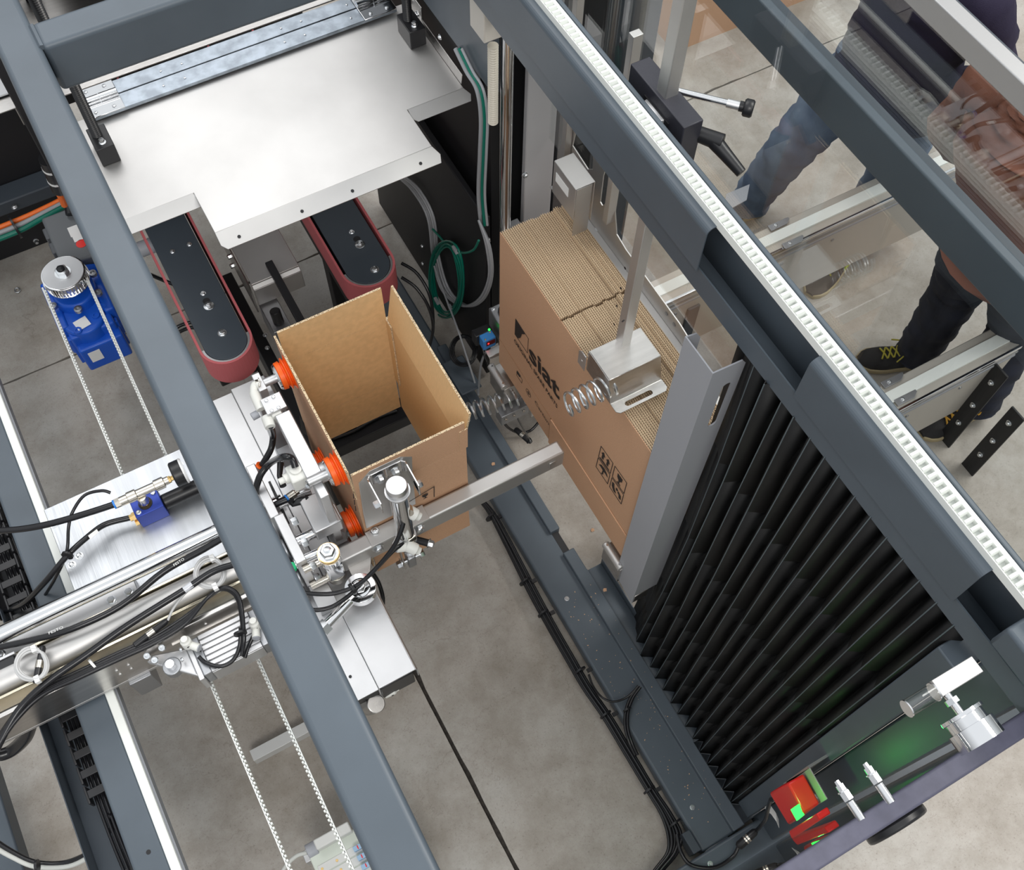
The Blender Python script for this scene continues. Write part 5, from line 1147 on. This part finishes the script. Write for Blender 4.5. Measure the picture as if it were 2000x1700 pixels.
MB().cyl((cxx + .015, .985, 1.08), P(798, 992, z=1.07), .010).out('port_nut', NICK, brk); MB().cyl((cxx + .015, .985, .935), P(796, 1058, z=.94), .010).out('port_nut', NICK, brk)
MB().cyl((cxx + .03, 1.02, .82), (cxx + .055, .995, .82), .010).out('stop_rod', BLKP, brk); MB().bolt((cxx + .055, .995, .82), (1, -1, 0), .010, .012).out('nut', BOLTM, brk)
hose('hose', 'black air tube from the upper white fitting of the pusher cylinder', [P(u, v, z=z) for u, v, z in ((790, 1010, 1.06), (784, 1035, 1.04), (768, 1070, 1.0), (735, 1110, .95), (700, 1142, .92), (660, 1158, .91), (625, 1161, .91), (590, 1158, .91))], .0058, RUB)
hose('hose', 'black air tube from the lower white fitting of the pusher cylinder', [P(u, v, z=z) for u, v, z in ((788, 1063, .94), (770, 1074, .95), (740, 1105, .93), (705, 1140, .9), (680, 1165, .89), (650, 1185, .89), (620, 1192, .89), (590, 1190, .89))], .0058, RUB)
o = MB().lathe(P(686, 1152, z=.915), (1, .2, 0), [(0, .015), (.008, .015)], 12).out('cable_tie', BLKP); tag(o, 'black cable tie joining the two tubes above the steel eye', 'cable tie')
MB().tube([P(771, 1063, z=1.0), P(778, 1050, z=1.02)], .0065, 10).out('tube_label', PAPER, brk)
hose('hose', 'black hose loop hanging beside the stainless channel end', [P(u, v, z=z) for u, v, z in ((728, 1120, .7), (740, 1140, .65), (748, 1170, .6), (746, 1200, .55))], .006, RUB)
# rod ends and lever plates
rp = thing('pivot_linkage', 'steel pivot with hex bolt, fork and eye at the left end of the pusher bar', 'linkage', (.1, 1.0, .8))
b = P(641, 1080, z=1.0)
MB().lathe(b - V((0, 0, .012)), (0, 0, 1), [(0, .027), (.012, .027)], 24).out('washer', BRASS, rp); MB().bolt(b, (0, 0, 1), .019, .016).out('hex_bolt', BOLTM, rp)
MB().cyl(b - V((0, 0, .04)), b - V((0, 0, .012)), .029).out('bearing_ring', CHROME, rp, .001); MB().box(b.x - .022, b.x + .022, b.y - .022, b.y + .022, b.z - .13, b.z - .04).out('pivot_post', CHROME, rp, .006); MB().cyl(b - V((0, 0, .16)), b - V((0, 0, .13)), .025).out('bearing_ring', NICK, rp, .001)
MB().cyl(b - V((.07, 0, .03)), b - V((.02, 0, .03)), .010, n=12).out('threaded_rod', NICK, rp); MB().cyl(b - V((.07, 0, .145)), b - V((.02, 0, .145)), .010, n=12).out('threaded_rod', NICK, rp)
e = P(704, 1150, z=.86); ey = MB()
ey.plate(circ(0, 0, .040, 28), [circ(0, 0, .026, 24)[::-1]], e - V((0, 0, .02)), (1, 0, 0), (0, 1, 0), .026); ey.out('rod_eye', CHROME, rp, .002)
MB().lathe(e - V((0, 0, .016)), (0, 0, 1), [(0, .025), (.02, .024), (.022, .018)], 24).out('ball', CHROME, rp); MB().bolt(e + V((0, 0, .004)), (0, 0, 1), .014, .012).out('hex_bolt', BOLTM, rp)
MB().cyl(e + V((-.13, -.05, -.008)), e + V((-.035, -.012, -.008)), .014).out('eye_shank', CHROME, rp); MB().lathe(e + V((-.13, -.05, -.008)), (.9, .35, 0), [(0, .021), (.02, .021)], 6).out('nut', BOLTM, rp)
a_, c_, d2, e2 = (P(u, v, z=.86) for u, v in ((668, 1085), (726, 1068), (722, 1118), (690, 1130)))
MB().prism([V((q.x, q.y, .845)) for q in (a_, c_, d2, e2)], (0, 0, .006)).out('lever_plate', INOX, rp, .001)
# ------------------------------------------------------------------ people beyond the guard
DEN1 = mat('blue_denim', (.19, .25, .34), .85, 0, .4, 400, .55, (1, 1, .35), col2=(.08, .115, .19), vscale=7)
DEN2 = mat('dark_denim', (.022, .026, .045), .85, 0, .4, 400, .4, vscale=9)
NAVY = mat('navy_knit', (.016, .012, .035), .85, 0, .35, 300)
RUST = mat('rust_jacket', (.20, .075, .045), .75, 0, .2, 60, .3, vscale=5)
SKIN = mat('skin', (.55, .30, .20), .55); HAIR = mat('hair', (.03, .02, .012), .7)
SHOE = mat('brown_suede', (.10, .075, .06), .85, 0, .3, 300, .25, vscale=20); SHOEB = mat('black_suede', (.018, .016, .017), .8, 0, .3, 300); SOLE = mat('sole', (.42, .34, .2), .7)
LACE = mat('yellow_lace', (.42, .37, .04), .6); LACEO = mat('orange_lace', (.62, .33, .04), .6); LIME = mat('lime_patch', (.6, .75, .02), .5)
def skin(name, verts, edges, radii, mt, parent, levels=2):
    me = bpy.data.meshes.new(name); c = wloc(parent) if parent else V()
    me.from_pydata([V(v) - c for v in verts], edges, []); me.materials.append(mt)
    o = bpy.data.objects.new(name, me); COL.objects.link(o); o.parent = parent
    s = o.modifiers.new('skin', 'SKIN'); s.use_smooth_shade = True
    sv = me.skin_vertices[0].data
    for q, r_ in zip(sv, radii): q.radius = r_ if isinstance(r_, tuple) else (r_, r_); q.use_root = False
    sv[0].use_root = True
    b = o.modifiers.new('sub', 'SUBSURF'); b.levels = levels; b.render_levels = levels
    return o
def shoe(par, ankle, toe, mt, lace, patch=None):
    a, t = V((ankle.x, ankle.y, 0)), V((toe.x, toe.y, 0)); d_ = (t - a).normalized(); s_ = V((-d_.y, d_.x, 0)); heel = a - d_ * .07; L = (t - heel).length
    prof = [(0, .024), (.1, .034), (.3, .036), (.5, .043), (.68, .051), (.85, .047), (.95, .034), (1, .016)]
    hts = [(0, .085), (.1, .10), (.3, .10), (.42, .085), (.6, .066), (.8, .052), (.95, .04), (1, .028)]
    m_ = MB(); rings = []
    def wd(x): 
        for i in range(len(prof) - 1):
            if prof[i][0] <= x <= prof[i + 1][0]: f_ = (x - prof[i][0]) / (prof[i + 1][0] - prof[i][0]); return prof[i][1] * (1 - f_) + prof[i + 1][1] * f_
        return .016
    def ht(x):
        for i in range(len(hts) - 1):
            if hts[i][0] <= x <= hts[i + 1][0]: f_ = (x - hts[i][0]) / (hts[i + 1][0] - hts[i][0]); return hts[i][1] * (1 - f_) + hts[i + 1][1] * f_
        return .03
    n, kk = 14, 12; b0 = len(m_.v)
    for i in range(n + 1):
        x = i / n; w_, h_ = wd(x), ht(x)
        for k in range(kk + 1):
            a_ = PI * k / kk; m_.v.append(heel + d_ * L * x + s_ * w_ * math.cos(a_) * (1 if math.sin(a_) < .8 else .95) + V((0, 0, .014 + (h_ - .014) * math.sin(a_) ** .75)))
    for i in range(n):
        for k in range(kk): q = b0 + i * (kk + 1) + k; m_.face([q, q + 1, q + kk + 2, q + kk + 1])
    m_.face([b0 + k for k in range(kk + 1)]); m_.face([b0 + n * (kk + 1) + k for k in range(kk + 1)][::-1])
    sh_ = m_.out('shoe', mt, par)
    ol = [heel + d_ * L * i / n + s_ * (wd(i / n) + .005) for i in range(n + 1)] + [heel + d_ * L * i / n - s_ * (wd(i / n) + .005) for i in range(n, -1, -1)]
    MB().prism(ol, (0, 0, .022)).out('sole', SOLE, sh_, .004)
    lc = MB()
    for i in range(5):
        x = .36 + i * .075
        for sg in (-1, 1):
            p0_, p1_ = heel + d_ * L * x + s_ * .024 * sg + V((0, 0, ht(x) + .002)), heel + d_ * L * (x + .07) - s_ * .024 * sg + V((0, 0, ht(x + .07) + .003))
            lc.tube([p0_, (p0_ + p1_) / 2 + V((0, 0, .004)), p1_], .0034, 6)
    k0 = heel + d_ * L * .36 + V((0, 0, ht(.36) + .006))
    for sg in (-1, 1):
        lc.tube(smoothpts([k0, k0 + s_ * .035 * sg - d_ * .01 + V((0, 0, .015)), k0 + s_ * .055 * sg + d_ * .02 + V((0, 0, .01)), k0 + s_ * .02 * sg + d_ * .012], 5), .003, 6)
        lc.tube(smoothpts([k0, k0 + s_ * .03 * sg + d_ * .03, k0 + s_ * .05 * sg + d_ * .06 + V((0, 0, -.02))], 4), .003, 6)
    lc.out('laces', lace, sh_)
    if patch: MB().obox(heel + d_ * L * .42 + s_ * .0415 * patch + V((0, 0, .045)), d_ * .03, s_ * .003, V((0, 0, .014))).out('side_patch', LIME, sh_)
    return sh_
def person(label, fl, fr, tl, tr, kl, kr, hip, chest, head, denim, top, shoes, side, armpose):
    par = thing('person', label, 'person', ((fl.x + fr.x) / 2, (fl.y + fr.y) / 2, 0))
    up = V((0, 0, 1)); fw = V((-1, 0, 0)); hl, hr = hip + side * .10, hip - side * .10; al, ar = V((fl.x, fl.y, .09)), V((fr.x, fr.y, .09))
    neck = chest + (head - chest) * .52; sl, sr = chest + side * .19 + V((0, 0, .08)), chest - side * .19 + V((0, 0, .08))
    el, er, wl_, wr_ = armpose
    vs = [hip, (hip + chest) / 2, chest, neck, head, hl, kl, al, hr, kr, ar, sl, el, wl_, sr, er, wr_]
    ed = [(0, 1), (1, 2), (2, 3), (3, 4), (0, 5), (5, 6), (6, 7), (0, 8), (8, 9), (9, 10), (2, 11), (11, 12), (12, 13), (2, 14), (14, 15), (15, 16)]
    skin('body', vs, ed, [(.13, .10), (.125, .095), (.14, .10), .052, (.075, .09), .085, .052, .038, .085, .052, .038, .055, .04, .028, .055, .04, .028], SKIN, par)
    # clothes: lofted rings with soft folds
    def loft(mb, pts, radii, n=22, k=7, amp=.004, ph=0.0, sd=side):
        N = len(pts); P_, R_ = [], []
        sp = smoothpts(pts, k); rs = smoothpts([V((a, b, 0)) for a, b in radii], k)
        b0 = len(mb.v); M = len(sp)
        for q in range(M):
            t = (sp[min(q + 1, M - 1)] - sp[max(q - 1, 0)]).normalized(); e = (sd - t * sd.dot(t)).normalized(); g = t.cross(e)
            for m_ in range(n):
                a = 2 * PI * m_ / n; w_ = amp * (math.sin(q * 1.3 + 2 * a + ph) + .7 * math.sin(q * 2.1 - 3 * a + 2 * ph) + .5 * math.sin(5 * a + q * .6))
                mb.v.append(sp[q] + e * (rs[q].x + w_) * math.cos(a) + g * (rs[q].y + w_) * math.sin(a))
        for q in range(M - 1):
            for m_ in range(n): l = (m_ + 1) % n; mb.face([b0 + q * n + m_, b0 + q * n + l, b0 + (q + 1) * n + l, b0 + (q + 1) * n + m_])
        mb.face([b0 + m_ for m_ in range(n)][::-1]); mb.face([b0 + (M - 1) * n + m_ for m_ in range(n)])
    je = MB()
    for h, k_, a, p_ in ((hl, kl, al, 0), (hr, kr, ar, 2)):
        loft(je, [h + V((0, 0, .05)), h.lerp(k_, .3), h.lerp(k_, .7), k_, k_.lerp(a, .4), k_.lerp(a, .8), V((a.x, a.y, .055)) + (k_ - a) * .02], [(.10, .12), (.108, .115), (.098, .10), (.088, .09), (.082, .084), (.076, .08), (.074, .08)], ph=p_)
    loft(je, [hip + V((0, 0, -.11)), hip + V((0, 0, -.04)), hip + V((0, 0, .05)), hip + V((0, 0, .12))], [(.11, .10), (.175, .135), (.17, .125), (.16, .115)], amp=.002)
    je.out('jeans', denim, par, ang=80)
    sw_ = MB()
    loft(sw_, [hip + V((0, 0, -.07)), hip + V((0, 0, .06)), hip.lerp(chest, .55), chest, chest.lerp(neck, .45), chest.lerp(neck, .8), neck], [(.215, .178), (.208, .168), (.19, .145), (.205, .145), (.18, .12), (.10, .085), (.068, .068)], amp=.005)
    for s_, e_, w_, p_ in ((sl, el, wl_, 1), (sr, er, wr_, 3)):
        loft(sw_, [s_.lerp(chest, .35), s_, s_.lerp(e_, .5), e_, e_.lerp(w_, .5), e_.lerp(w_, .93)], [(.075, .075), (.078, .078), (.066, .066), (.06, .06), (.052, .052), (.045, .045)], n=16, ph=p_, sd=fw)
    sw_.out('sweater', top, par, ang=80)
    hm = MB(); hm.lathe(head + V((.012, 0, -.01)), V((.25, 0, 1)), [(-.03, .088), (.03, .098), (.075, .082), (.10, .045), (.107, .0)], 20); hm.out('hair', HAIR, par)
    fc = head + fw * .075
    for sg in (-1, 1):
        MB().lathe(head + fw * .068 + side * .034 * sg + V((0, 0, .0)), fw, [(0, .013), (.008, .009), (.011, .0)], 12).out('eye', PAPER, par); MB().obox(head + side * .085 * sg + V((0, 0, -.01)), (.018, 0, 0), side * .008, (0, 0, .028)).out('ear', SKIN, par, .006)
    MB().tube([fc + V((0, 0, .01)), fc + fw * .02 + V((0, 0, -.03)), fc + fw * .012 + V((0, 0, -.04))], [.008, .014, .01], 8).out('nose', SKIN, par); MB().obox(fc + fw * .004 + V((0, 0, -.065)), fw * .005, side * .024, V((0, 0, .005))).out('mouth', mat('lips', (.4, .15, .12), .5), par, .003)
    for w_, e_ in ((wl_, el), (wr_, er)):
        d_ = (w_ - e_).normalized(); sd = d_.cross(up).normalized(); pm = w_ + d_ * .045
        vs = [w_, pm]; ed = [(0, 1)]; rad = [.026, (.036, .018)]
        hand = MB()
        for q in range(4):
            b_ = pm + d_ * .04 + sd * (.03 - .02 * q); Lf = (.07, .08, .075, .058)[q]
            hand.tube([b_ - d_ * .02, b_ + d_ * Lf * .5 + V((0, 0, -.004)), b_ + d_ * Lf * .85 + V((0, 0, -.018)), b_ + d_ * Lf + V((0, 0, -.03))], [.0095, .009, .008, .006], 8)
        hand.tube([w_ + d_ * .02 + sd * .025, w_ + d_ * .05 + sd * .05, w_ + d_ * .085 + sd * .055], [.012, .010, .008], 8)
        hand.tube([w_ - d_ * .01, w_ + d_ * .03, pm + d_ * .045], [.024, .032, .034], 10); hand.out('hand', SKIN, par)
    for ank, toe, (mt, lace, pt_) in zip((fl, fr), (tl, tr), shoes): shoe(par, ank, toe, mt, lace, pt_)
    return par
Y1 = V((0, 1, 0))
f1, f2 = P(1462, 400, z=.05), V((2.50, 1.625, 0))
t1, t2 = P(1405, 425, z=.0), P(1578, 580, z=.0)
hipA = P(1745, 150, z=.93); chA = P(1815, -30, z=1.32); hdA = P(1880, -260, z=1.68)
person('person in navy sweater and blue jeans standing just beyond the clear guard', f1, f2, t1, t2, P(1548, 285, z=.50), V((2.58, 1.66, .5)), hipA, chA, hdA, DEN1, NAVY,
       ((SHOE, LACE, -1), (SHOE, LACE, 1)), Y1, (chA + V((.10, .30, -.22)), chA + V((.12, -.30, -.22)), chA + V((.22, .10, -.40)), chA + V((.24, -.10, -.38))))
f3, f4 = P(1790, 690, z=.06), P(1905, 790, z=.05)
t3, t4 = P(1672, 708, z=0), P(1795, 852, z=0)
hipB = P(1978, 480, z=.93); chB = P(2005, 310, z=1.32); hdB = P(2085, 100, z=1.66)
person('person in rust-brown jacket and dark jeans standing near the right picture edge', f3, f4, t3, t4, P(1872, 560, z=.50), P(1985, 640, z=.48), hipB, chB, hdB, DEN2, RUST,
       ((SHOEB, LACE, None), (SHOEB, LACEO, None)), Y1, (chB + V((.10, .30, -.22)), chB + V((.12, -.30, -.22)), chB + V((.24, .10, -.38)), chB + V((.24, -.10, -.38))))
# ------------------------------------------------------------------ door panel at the lower right
dr = thing('door_panel', 'tinted clear machine door with a blue-grey top bar at the lower right', 'door', (.9, -.06, .1))
yd_ = -.058
PURP = mat('door_bar', (.085, .085, .125), .5, 0, .1, 60, .2, vscale=40)
zb2 = P(1770, 1540, y=yd_ - .002).z
MB().box(.2, 1.4, yd_ - .005, yd_, .11, zb2 + .01).out('clear_panel', TPO, dr)
MB().box(.2, 1.4, yd_ - .030, yd_ + .001, zb2 - .012, zb2 + .012).out('top_bar', PURP, dr, .004)
hx = MB(); p = P(1690, 1625, y=yd_ - .03)
MB().cyl((p.x, yd_ - .03, zb2 - .05), (p.x, yd_ - .045, zb2 - .05), .05).out('outside_handle', BLKP, dr, .004)
def standoff(u, v, x):
    c = P(u, v, x=x); c.y = yd_
    m_ = MB(); m_.lathe(c, (0, 1, 0), [(0, .006), (.026, .006)], 18); m_.lathe(c + V((0, .028, 0)), (0, 1, 0), [(0, .0075), (.012, .0075)], 6); m_.lathe(c + V((0, .040, 0)), (0, 1, 0), [(0, .008), (.002, .008)], 16); m_.lathe(c + V((0, .042, 0)), (0, 1, 0), [(0, .006), (.008, .006), (.008, .004), (.014, .0035)], 6)
    return m_.out('standoff_bolt', CHROME, dr)
standoff(1725, 1545, .55); standoff(1668, 1578, .52)
c = P(1905, 1432, x=.72); c.y = yd_
kb = MB().lathe(c, (0, 1, 0), [(0, .034), (.026, .034), (.027, .028), (.040, .028), (.041, .032), (.046, .032)], 36).out('round_latch', CHROME, dr)
MB().cyl(c + V((0, .046, 0)), c + V((0, .075, 0)), .006).out('latch_stud', CHROME, kb); MB().lathe(c + V((0, .060, 0)), (0, 1, 0), [(0, .010), (.008, .010)], 6).out('latch_nut', BOLTM, kb)
lt = MB().box(c.x - .012, c.x + .06, c.y + .075, c.y + .10, c.z - .012, c.z + .012).out('latch_bar', INOXB, dr, .001)
MB().cyl(c + V((-.06, .086, 0)), c + V((-.012, .086, 0)), .012).out('clear_sleeve', TGL, lt); MB().lathe(c + V((-.062, .086, 0)), (1, 0, 0), [(0, .013), (.002, .013)], 16).out('sleeve_ring', CHROME, lt); MB().lathe(c + V((-.014, .086, 0)), (1, 0, 0), [(0, .014), (.002, .014)], 16).out('sleeve_ring', CHROME, lt)
# safety switch on its bracket, bolted to the corner post
xs = .80; sp0 = P(1540, 1560, x=xs)
ss = thing('safety_switch', 'red safety switch with glowing green light on a steel bracket at the door', 'switch', (xs, sp0.y, sp0.z - .08))
cB = [P(u, v, x=xs + .02) for u, v in ((1580, 1500), (1615, 1562), (1568, 1590), (1535, 1527))]
gl_l = bpy.data.lights.new('green_light', 'POINT'); gl_l.color = (.05, 1, .15); gl_l.energy = .22; gl_l.shadow_soft_size = .008
go = bpy.data.objects.new('green_light', gl_l); COL.objects.link(go); go.location = P(1566, 1588, x=xs - .045)
pl2 = MB().prism(cB, (.003, 0, 0)).out('bracket', mat('bracket_grey', (.34, .34, .31), .45, .2), ss, .001)
MB().box(xs + .02, .905, max(c_.y for c_ in cB) - .006, max(c_.y for c_ in cB), min(c_.z for c_ in cB), max(c_.z for c_ in cB)).out('bracket_flange', INOX, ss)
def onx(pts, x, d, name, mt, par, bev=0): return MB().prism([P(u, v, x=x) for u, v in pts], (d, 0, 0)).out(name, mt, par, bev)
bd = onx([(1502, 1550), (1538, 1531), (1570, 1590), (1540, 1613)], xs - .03, .045, 'switch_body', REDP, ss, .005)
onx([(1538, 1531), (1551, 1529), (1564, 1558), (1552, 1568)], xs - .012, .027, 'switch_lug', REDP, ss, .004)
MB().socket(P(1541, 1546, x=xs - .0125), (-1, 0, .2), .007, .005).out('screw', BOLTM, bd)
onx([(1544, 1582), (1557, 1573), (1567, 1595), (1556, 1604)], xs - .034, .006, 'green_light', GLOWG, bd)
onx([(1552, 1530), (1559, 1525), (1568, 1536), (1561, 1541)], xs + .018, .002, 'label', PAPER, pl2)
for u, v in ((1577, 1565), (1592, 1558)):
    MB().bolt(P(u, v, x=xs + .02), (-1, 0, 0), .009, .012).out('bolt', BOLTM, pl2)
ac = onx([(1540, 1625), (1594, 1590), (1601, 1603), (1546, 1640)], xs - .05, .03, 'switch_reflection', REDP, ss, .003)  # solid red piece standing in for the switch's reflection in the door panel
hose('cable', 'black cable from the red safety switch to its plug at the beam corner', [P(u, v, z=z) for u, v, z in ((1506, 1562, .5), (1500, 1580, .4), (1496, 1600, .3), (1485, 1615, .2), (1478, 1622, .16))], .006, RUB, 'cable')
a, c = P(1478, 1622, z=.15), P(1444, 1652, z=.13); d_ = (c - a).normalized(); L_ = (c - a).length
o = MB().lathe(a, d_, [(0, .006), (.008, .011), (L_ * .45, .012)], 14).out('connector', BLKP); tag(o, 'black connector with silver rings at the lower right beam corner', 'connector')
MB().lathe(a + d_ * L_ * .45, d_, [(0, .0135), (.006, .0135)], 16).out('ring', NICK, o); MB().lathe(a + d_ * (L_ * .45 + .009), d_, [(0, .0135), (.005, .0135)], 16).out('ring', NICK, o); MB().lathe(a + d_ * (L_ * .45 + .014), d_, [(0, .013), (L_ * .35, .013), (L_ * .45, .008)], 14).out('plug_tail', BLKP, o)
tg_ = [P(u, v, z=z) for u, v, z in ((1494, 1580, .32), (1507, 1592, .33), (1517, 1606, .33), (1522, 1618, .32))]
ft = MB().fold([q for q in tg_], (.012, .02, .0), .0006).out('cable_tag', PAPER); tag(ft, 'white paper tag hanging on the safety switch cable', 'tag')
hose('cable', 'black cable looping from the corner connector along the front floor beam', [P(u, v, z=z) for u, v, z in ((1442, 1655, .12), (1430, 1675, .11), (1395, 1695, .11), (1350, 1690, .11), (1330, 1665, .1), (1322, 1630, .1))], .0055, RUB, 'cable')
# ------------------------------------------------------------------ cables along the floor beam
tie_sp = []
for k in range(5):
    o_ = k * 4.0
    pts = [(925 - o_ * .3, 965, .07), (958 - o_ * .6, 1000, .06), (990 - o_ * .8, 1055, .055), (1040 - o_, 1150, .05), (1075 - o_, 1215, .05), (1115 - o_, 1285, .05), (1150 - o_, 1345, .05), (1188 - o_, 1400, .05), (1230 - o_, 1470, .05), (1275 - o_, 1545, .05), (1305 - o_ * 1.2, 1590, .05), (1325 - o_ * 1.6, 1630, .05), (1318 - o_ * 1.2, 1665, .05), (1290 - o_, 1700, .05), (1270 - o_, 1730, .05)]
    hose('hose', 'black air hose strapped along the left side of the floor beam', [P(u + 5, v, z=z + .006 * (k % 2)) for u, v, z in pts], .0052, RUB, group='hoses along the floor beam')
for k, (u, v) in enumerate(((966, 1012), (1032, 1138), (1068, 1200), (1140, 1312), (1190, 1398), (1275, 1545), (1325, 1610))):
    o = MB().lathe(P(u - 6, v, z=.055), (-.1, 1, 0), [(0, .021), (.006, .021)], 14).out('cable_tie', BLKP); MB().obox(P(u + 11, v - 3, z=.06), (.008, 0, 0), (0, .006, 0), (0, 0, .005)).out('tie_head', BLKP, o)
    tag(o, '%s black cable tie, counted from the top, on the hoses along the floor beam' % ('first', 'second', 'third', 'fourth', 'fifth', 'sixth', 'seventh')[k], 'cable tie')
for k in range(2): hose('hose', 'black tube crossing the floor beam top down into the strapped hoses', [P(u + 5 * k, v, z=z) for u, v, z in ((1246, 1342, .11), (1232, 1362, .10), (1222, 1390, .095), (1221, 1420, .09), (1228, 1448, .08), (1240, 1475, .06))], .005, RUB, group='tubes over the floor beam')
hose('cable', 'thin dark cable bowing across the floor beam under a cable tie', [P(u, v, z=z) for u, v, z in ((1247, 1340, .115), (1225, 1362, .10), (1198, 1371, .10), (1175, 1362, .10), (1158, 1340, .07), (1150, 1318, .06))], .0036, GRYC if 0 else BLKP, 'cable')
o = MB().lathe(P(1226, 1388, z=.097), (0, 1, 0), [(0, .014), (.006, .014)], 12).out('cable_tie', BLKP); tag(o, 'black cable tie on the tubes lying on top of the floor beam', 'cable tie')
# crumbs of cardboard and a few scraps
cm = MB(); random.seed(3)
for k in range(110):
    y = random.uniform(.08, .9); x = random.uniform(FB0 + .02, FB2 - .004); z = zb if x < FB1 else .102
    s_ = random.choice((.0005, .0006, .0008, .0012)); a_ = random.random() * PI; e_ = V((math.cos(a_), math.sin(a_), 0))
    cm.obox((x, y, z + .0004), e_ * s_ * random.uniform(1, 2), V((-e_.y, e_.x, 0)) * s_, (0, 0, .0004))
tag(cm.out('cardboard_crumbs', mat('crumbs', (.55, .36, .22), .9)), 'tiny cardboard crumbs scattered on the dark floor beam', 'crumbs', kind='stuff')
for k, (u, v, lb_) in enumerate(((1181, 1153, 'small torn cardboard scrap in the gutter beside the floor beam'), (1157, 1036, 'small torn cardboard scrap on the floor below the printed blank'), (963, 907, 'small torn cardboard scrap on the floor beam beside the open carton'))):
    p = P(u, v, z=(.104, .002, .083)[k]); o = MB().prism([p + V(q) for q in ((-.006, -.004, 0), (.004, -.006, 0), (.008, .002, .002), (0, .006, .003), (-.005, .003, 0))], (0, 0, .001)).out('cardboard_scrap', KRAFT); tag(o, lb_, 'scrap', 'cardboard scraps')
ring_ = MB(); ring_.tube([P(34 + 5 * math.cos(a), 567 + 4.5 * math.sin(a), z=.004) for a in [2 * PI * i / 16 for i in range(16)]], .0028, 8, True); tag(ring_.out('steel_ring', BOLTM), 'small steel ring washer lying on the floor left of the gearmotor', 'washer')
# things at the upper left corner
tag(MB().box(-.42, -.12, P(20, 183, z=1.22).y, 2.9, 1.22, 1.225).out('white_sheet', mat('white_sheet', (.62, .63, .65), .4), None), 'white sheet metal lid at the left picture edge beyond the beam', 'lid')
tag(MB().fold([(-.20, P(40, 195, z=1.2).y - .04, 1.215), (-.125, P(40, 195, z=1.2).y - .04, 1.215), (-.125, P(40, 195, z=1.2).y - .04, 1.15)], (0, .05, 0), .003).out('angle_bracket', INOX), 'small bent steel bracket under the white lid, left of the beam', 'bracket')
for k in range(3):
    hose('cable', '%s cable along the dark rail at the left picture edge' % ('orange', 'grey', 'green')[k], [P(-20, 452 + 11 * k, z=.34), P(40, 428 + 11 * k, z=.34), P(80, 410 + 9 * k, z=.34), P(125, 388 + 8 * k, z=.34)], .010, (ORGC, GRYC, GRNC)[k], 'cable')
o = MB().lathe(P(27, 444, z=.35), (1, .1, 0), [(0, .045), (.008, .045)], 14).out('cable_tie', BLKP); tag(o, 'black cable tie round the orange, grey and green cables', 'cable tie')
c = P(80, 8, z=1.3); prof = []
for i in range(24): prof += [(i * .010, .018), (i * .010 + .005, .022)]
tag(MB().lathe(c - V((0, 0, .1)), (-.1, .2, 1), prof, 16).out('corrugated_hose', BLKP), 'black corrugated hose behind the frame corner, upper left', 'hose')
tag(MB().box(P(150, 5, z=.9).x, P(230, -20, z=.9).x, P(150, 5, z=.9).y, P(150, -30, z=.9).y, .6, .9).out('carton_box', KRAFT), 'brown carton glimpsed behind the cross beam, upper left', 'carton')
tag(MB().cyl(P(125, 12, z=.9), P(142, 5, z=.9), .03).out('roller_end', CHROME), 'shiny roller end beside the brown carton, upper left', 'roller')
tag(MB().box(2.5, 3.3, 2.9, 3.6, 0, .55).out('carton_box', KRAFT), 'brown carton on the floor behind the navy sweater, top of the picture', 'carton')

# dark cross beam and side plate seen under the open carton
ub = thing('under_frame', 'black under-frame beam and plate seen through and beside the open carton', 'frame', (.35, 1.5, .2))
a, c = P(640, 868, z=.30), P(805, 795, z=.30); MB().box(a.x - .06, c.x + .05, (a.y + c.y) / 2 - .03, (a.y + c.y) / 2 + .05, .24, .30).out('cross_beam', BLKP, ub, .003)
xs_ = P(522, 690, z=.45).x; MB().box(xs_ - .02, xs_ + .02, 1.45, 2.35, .30, .45).out('side_plate', BLACK, ub, .003)
for u, v in ((518, 655), (522, 680)): MB().bolt(P(u, v, z=.451), (0, 0, 1), .006, .004).out('screw', BOLTM, ub)
for k in range(2): hose('hose', 'black hose lying along the beam seen through the open carton', [P(u, v + 7 * k, z=.31) for u, v in ((650, 850), (690, 835), (720, 818), (745, 805), (775, 795))], .0065, RUB, group='hoses under the carton')
o = MB().tube([P(695, 831, z=.317), P(708, 824, z=.317)], .0075, 10).out('hose_label', PAPER, ub)
o = MB().tube([P(732, 813, z=.317), P(737, 811, z=.317)], .0085, 10).out('orange_ring', ORG, ub); o = MB().tube([P(744, 807, z=.317), P(748, 805, z=.317)], .0085, 10).out('blue_ring', mat('ring_blue', (.02, .2, .65), .4), ub)
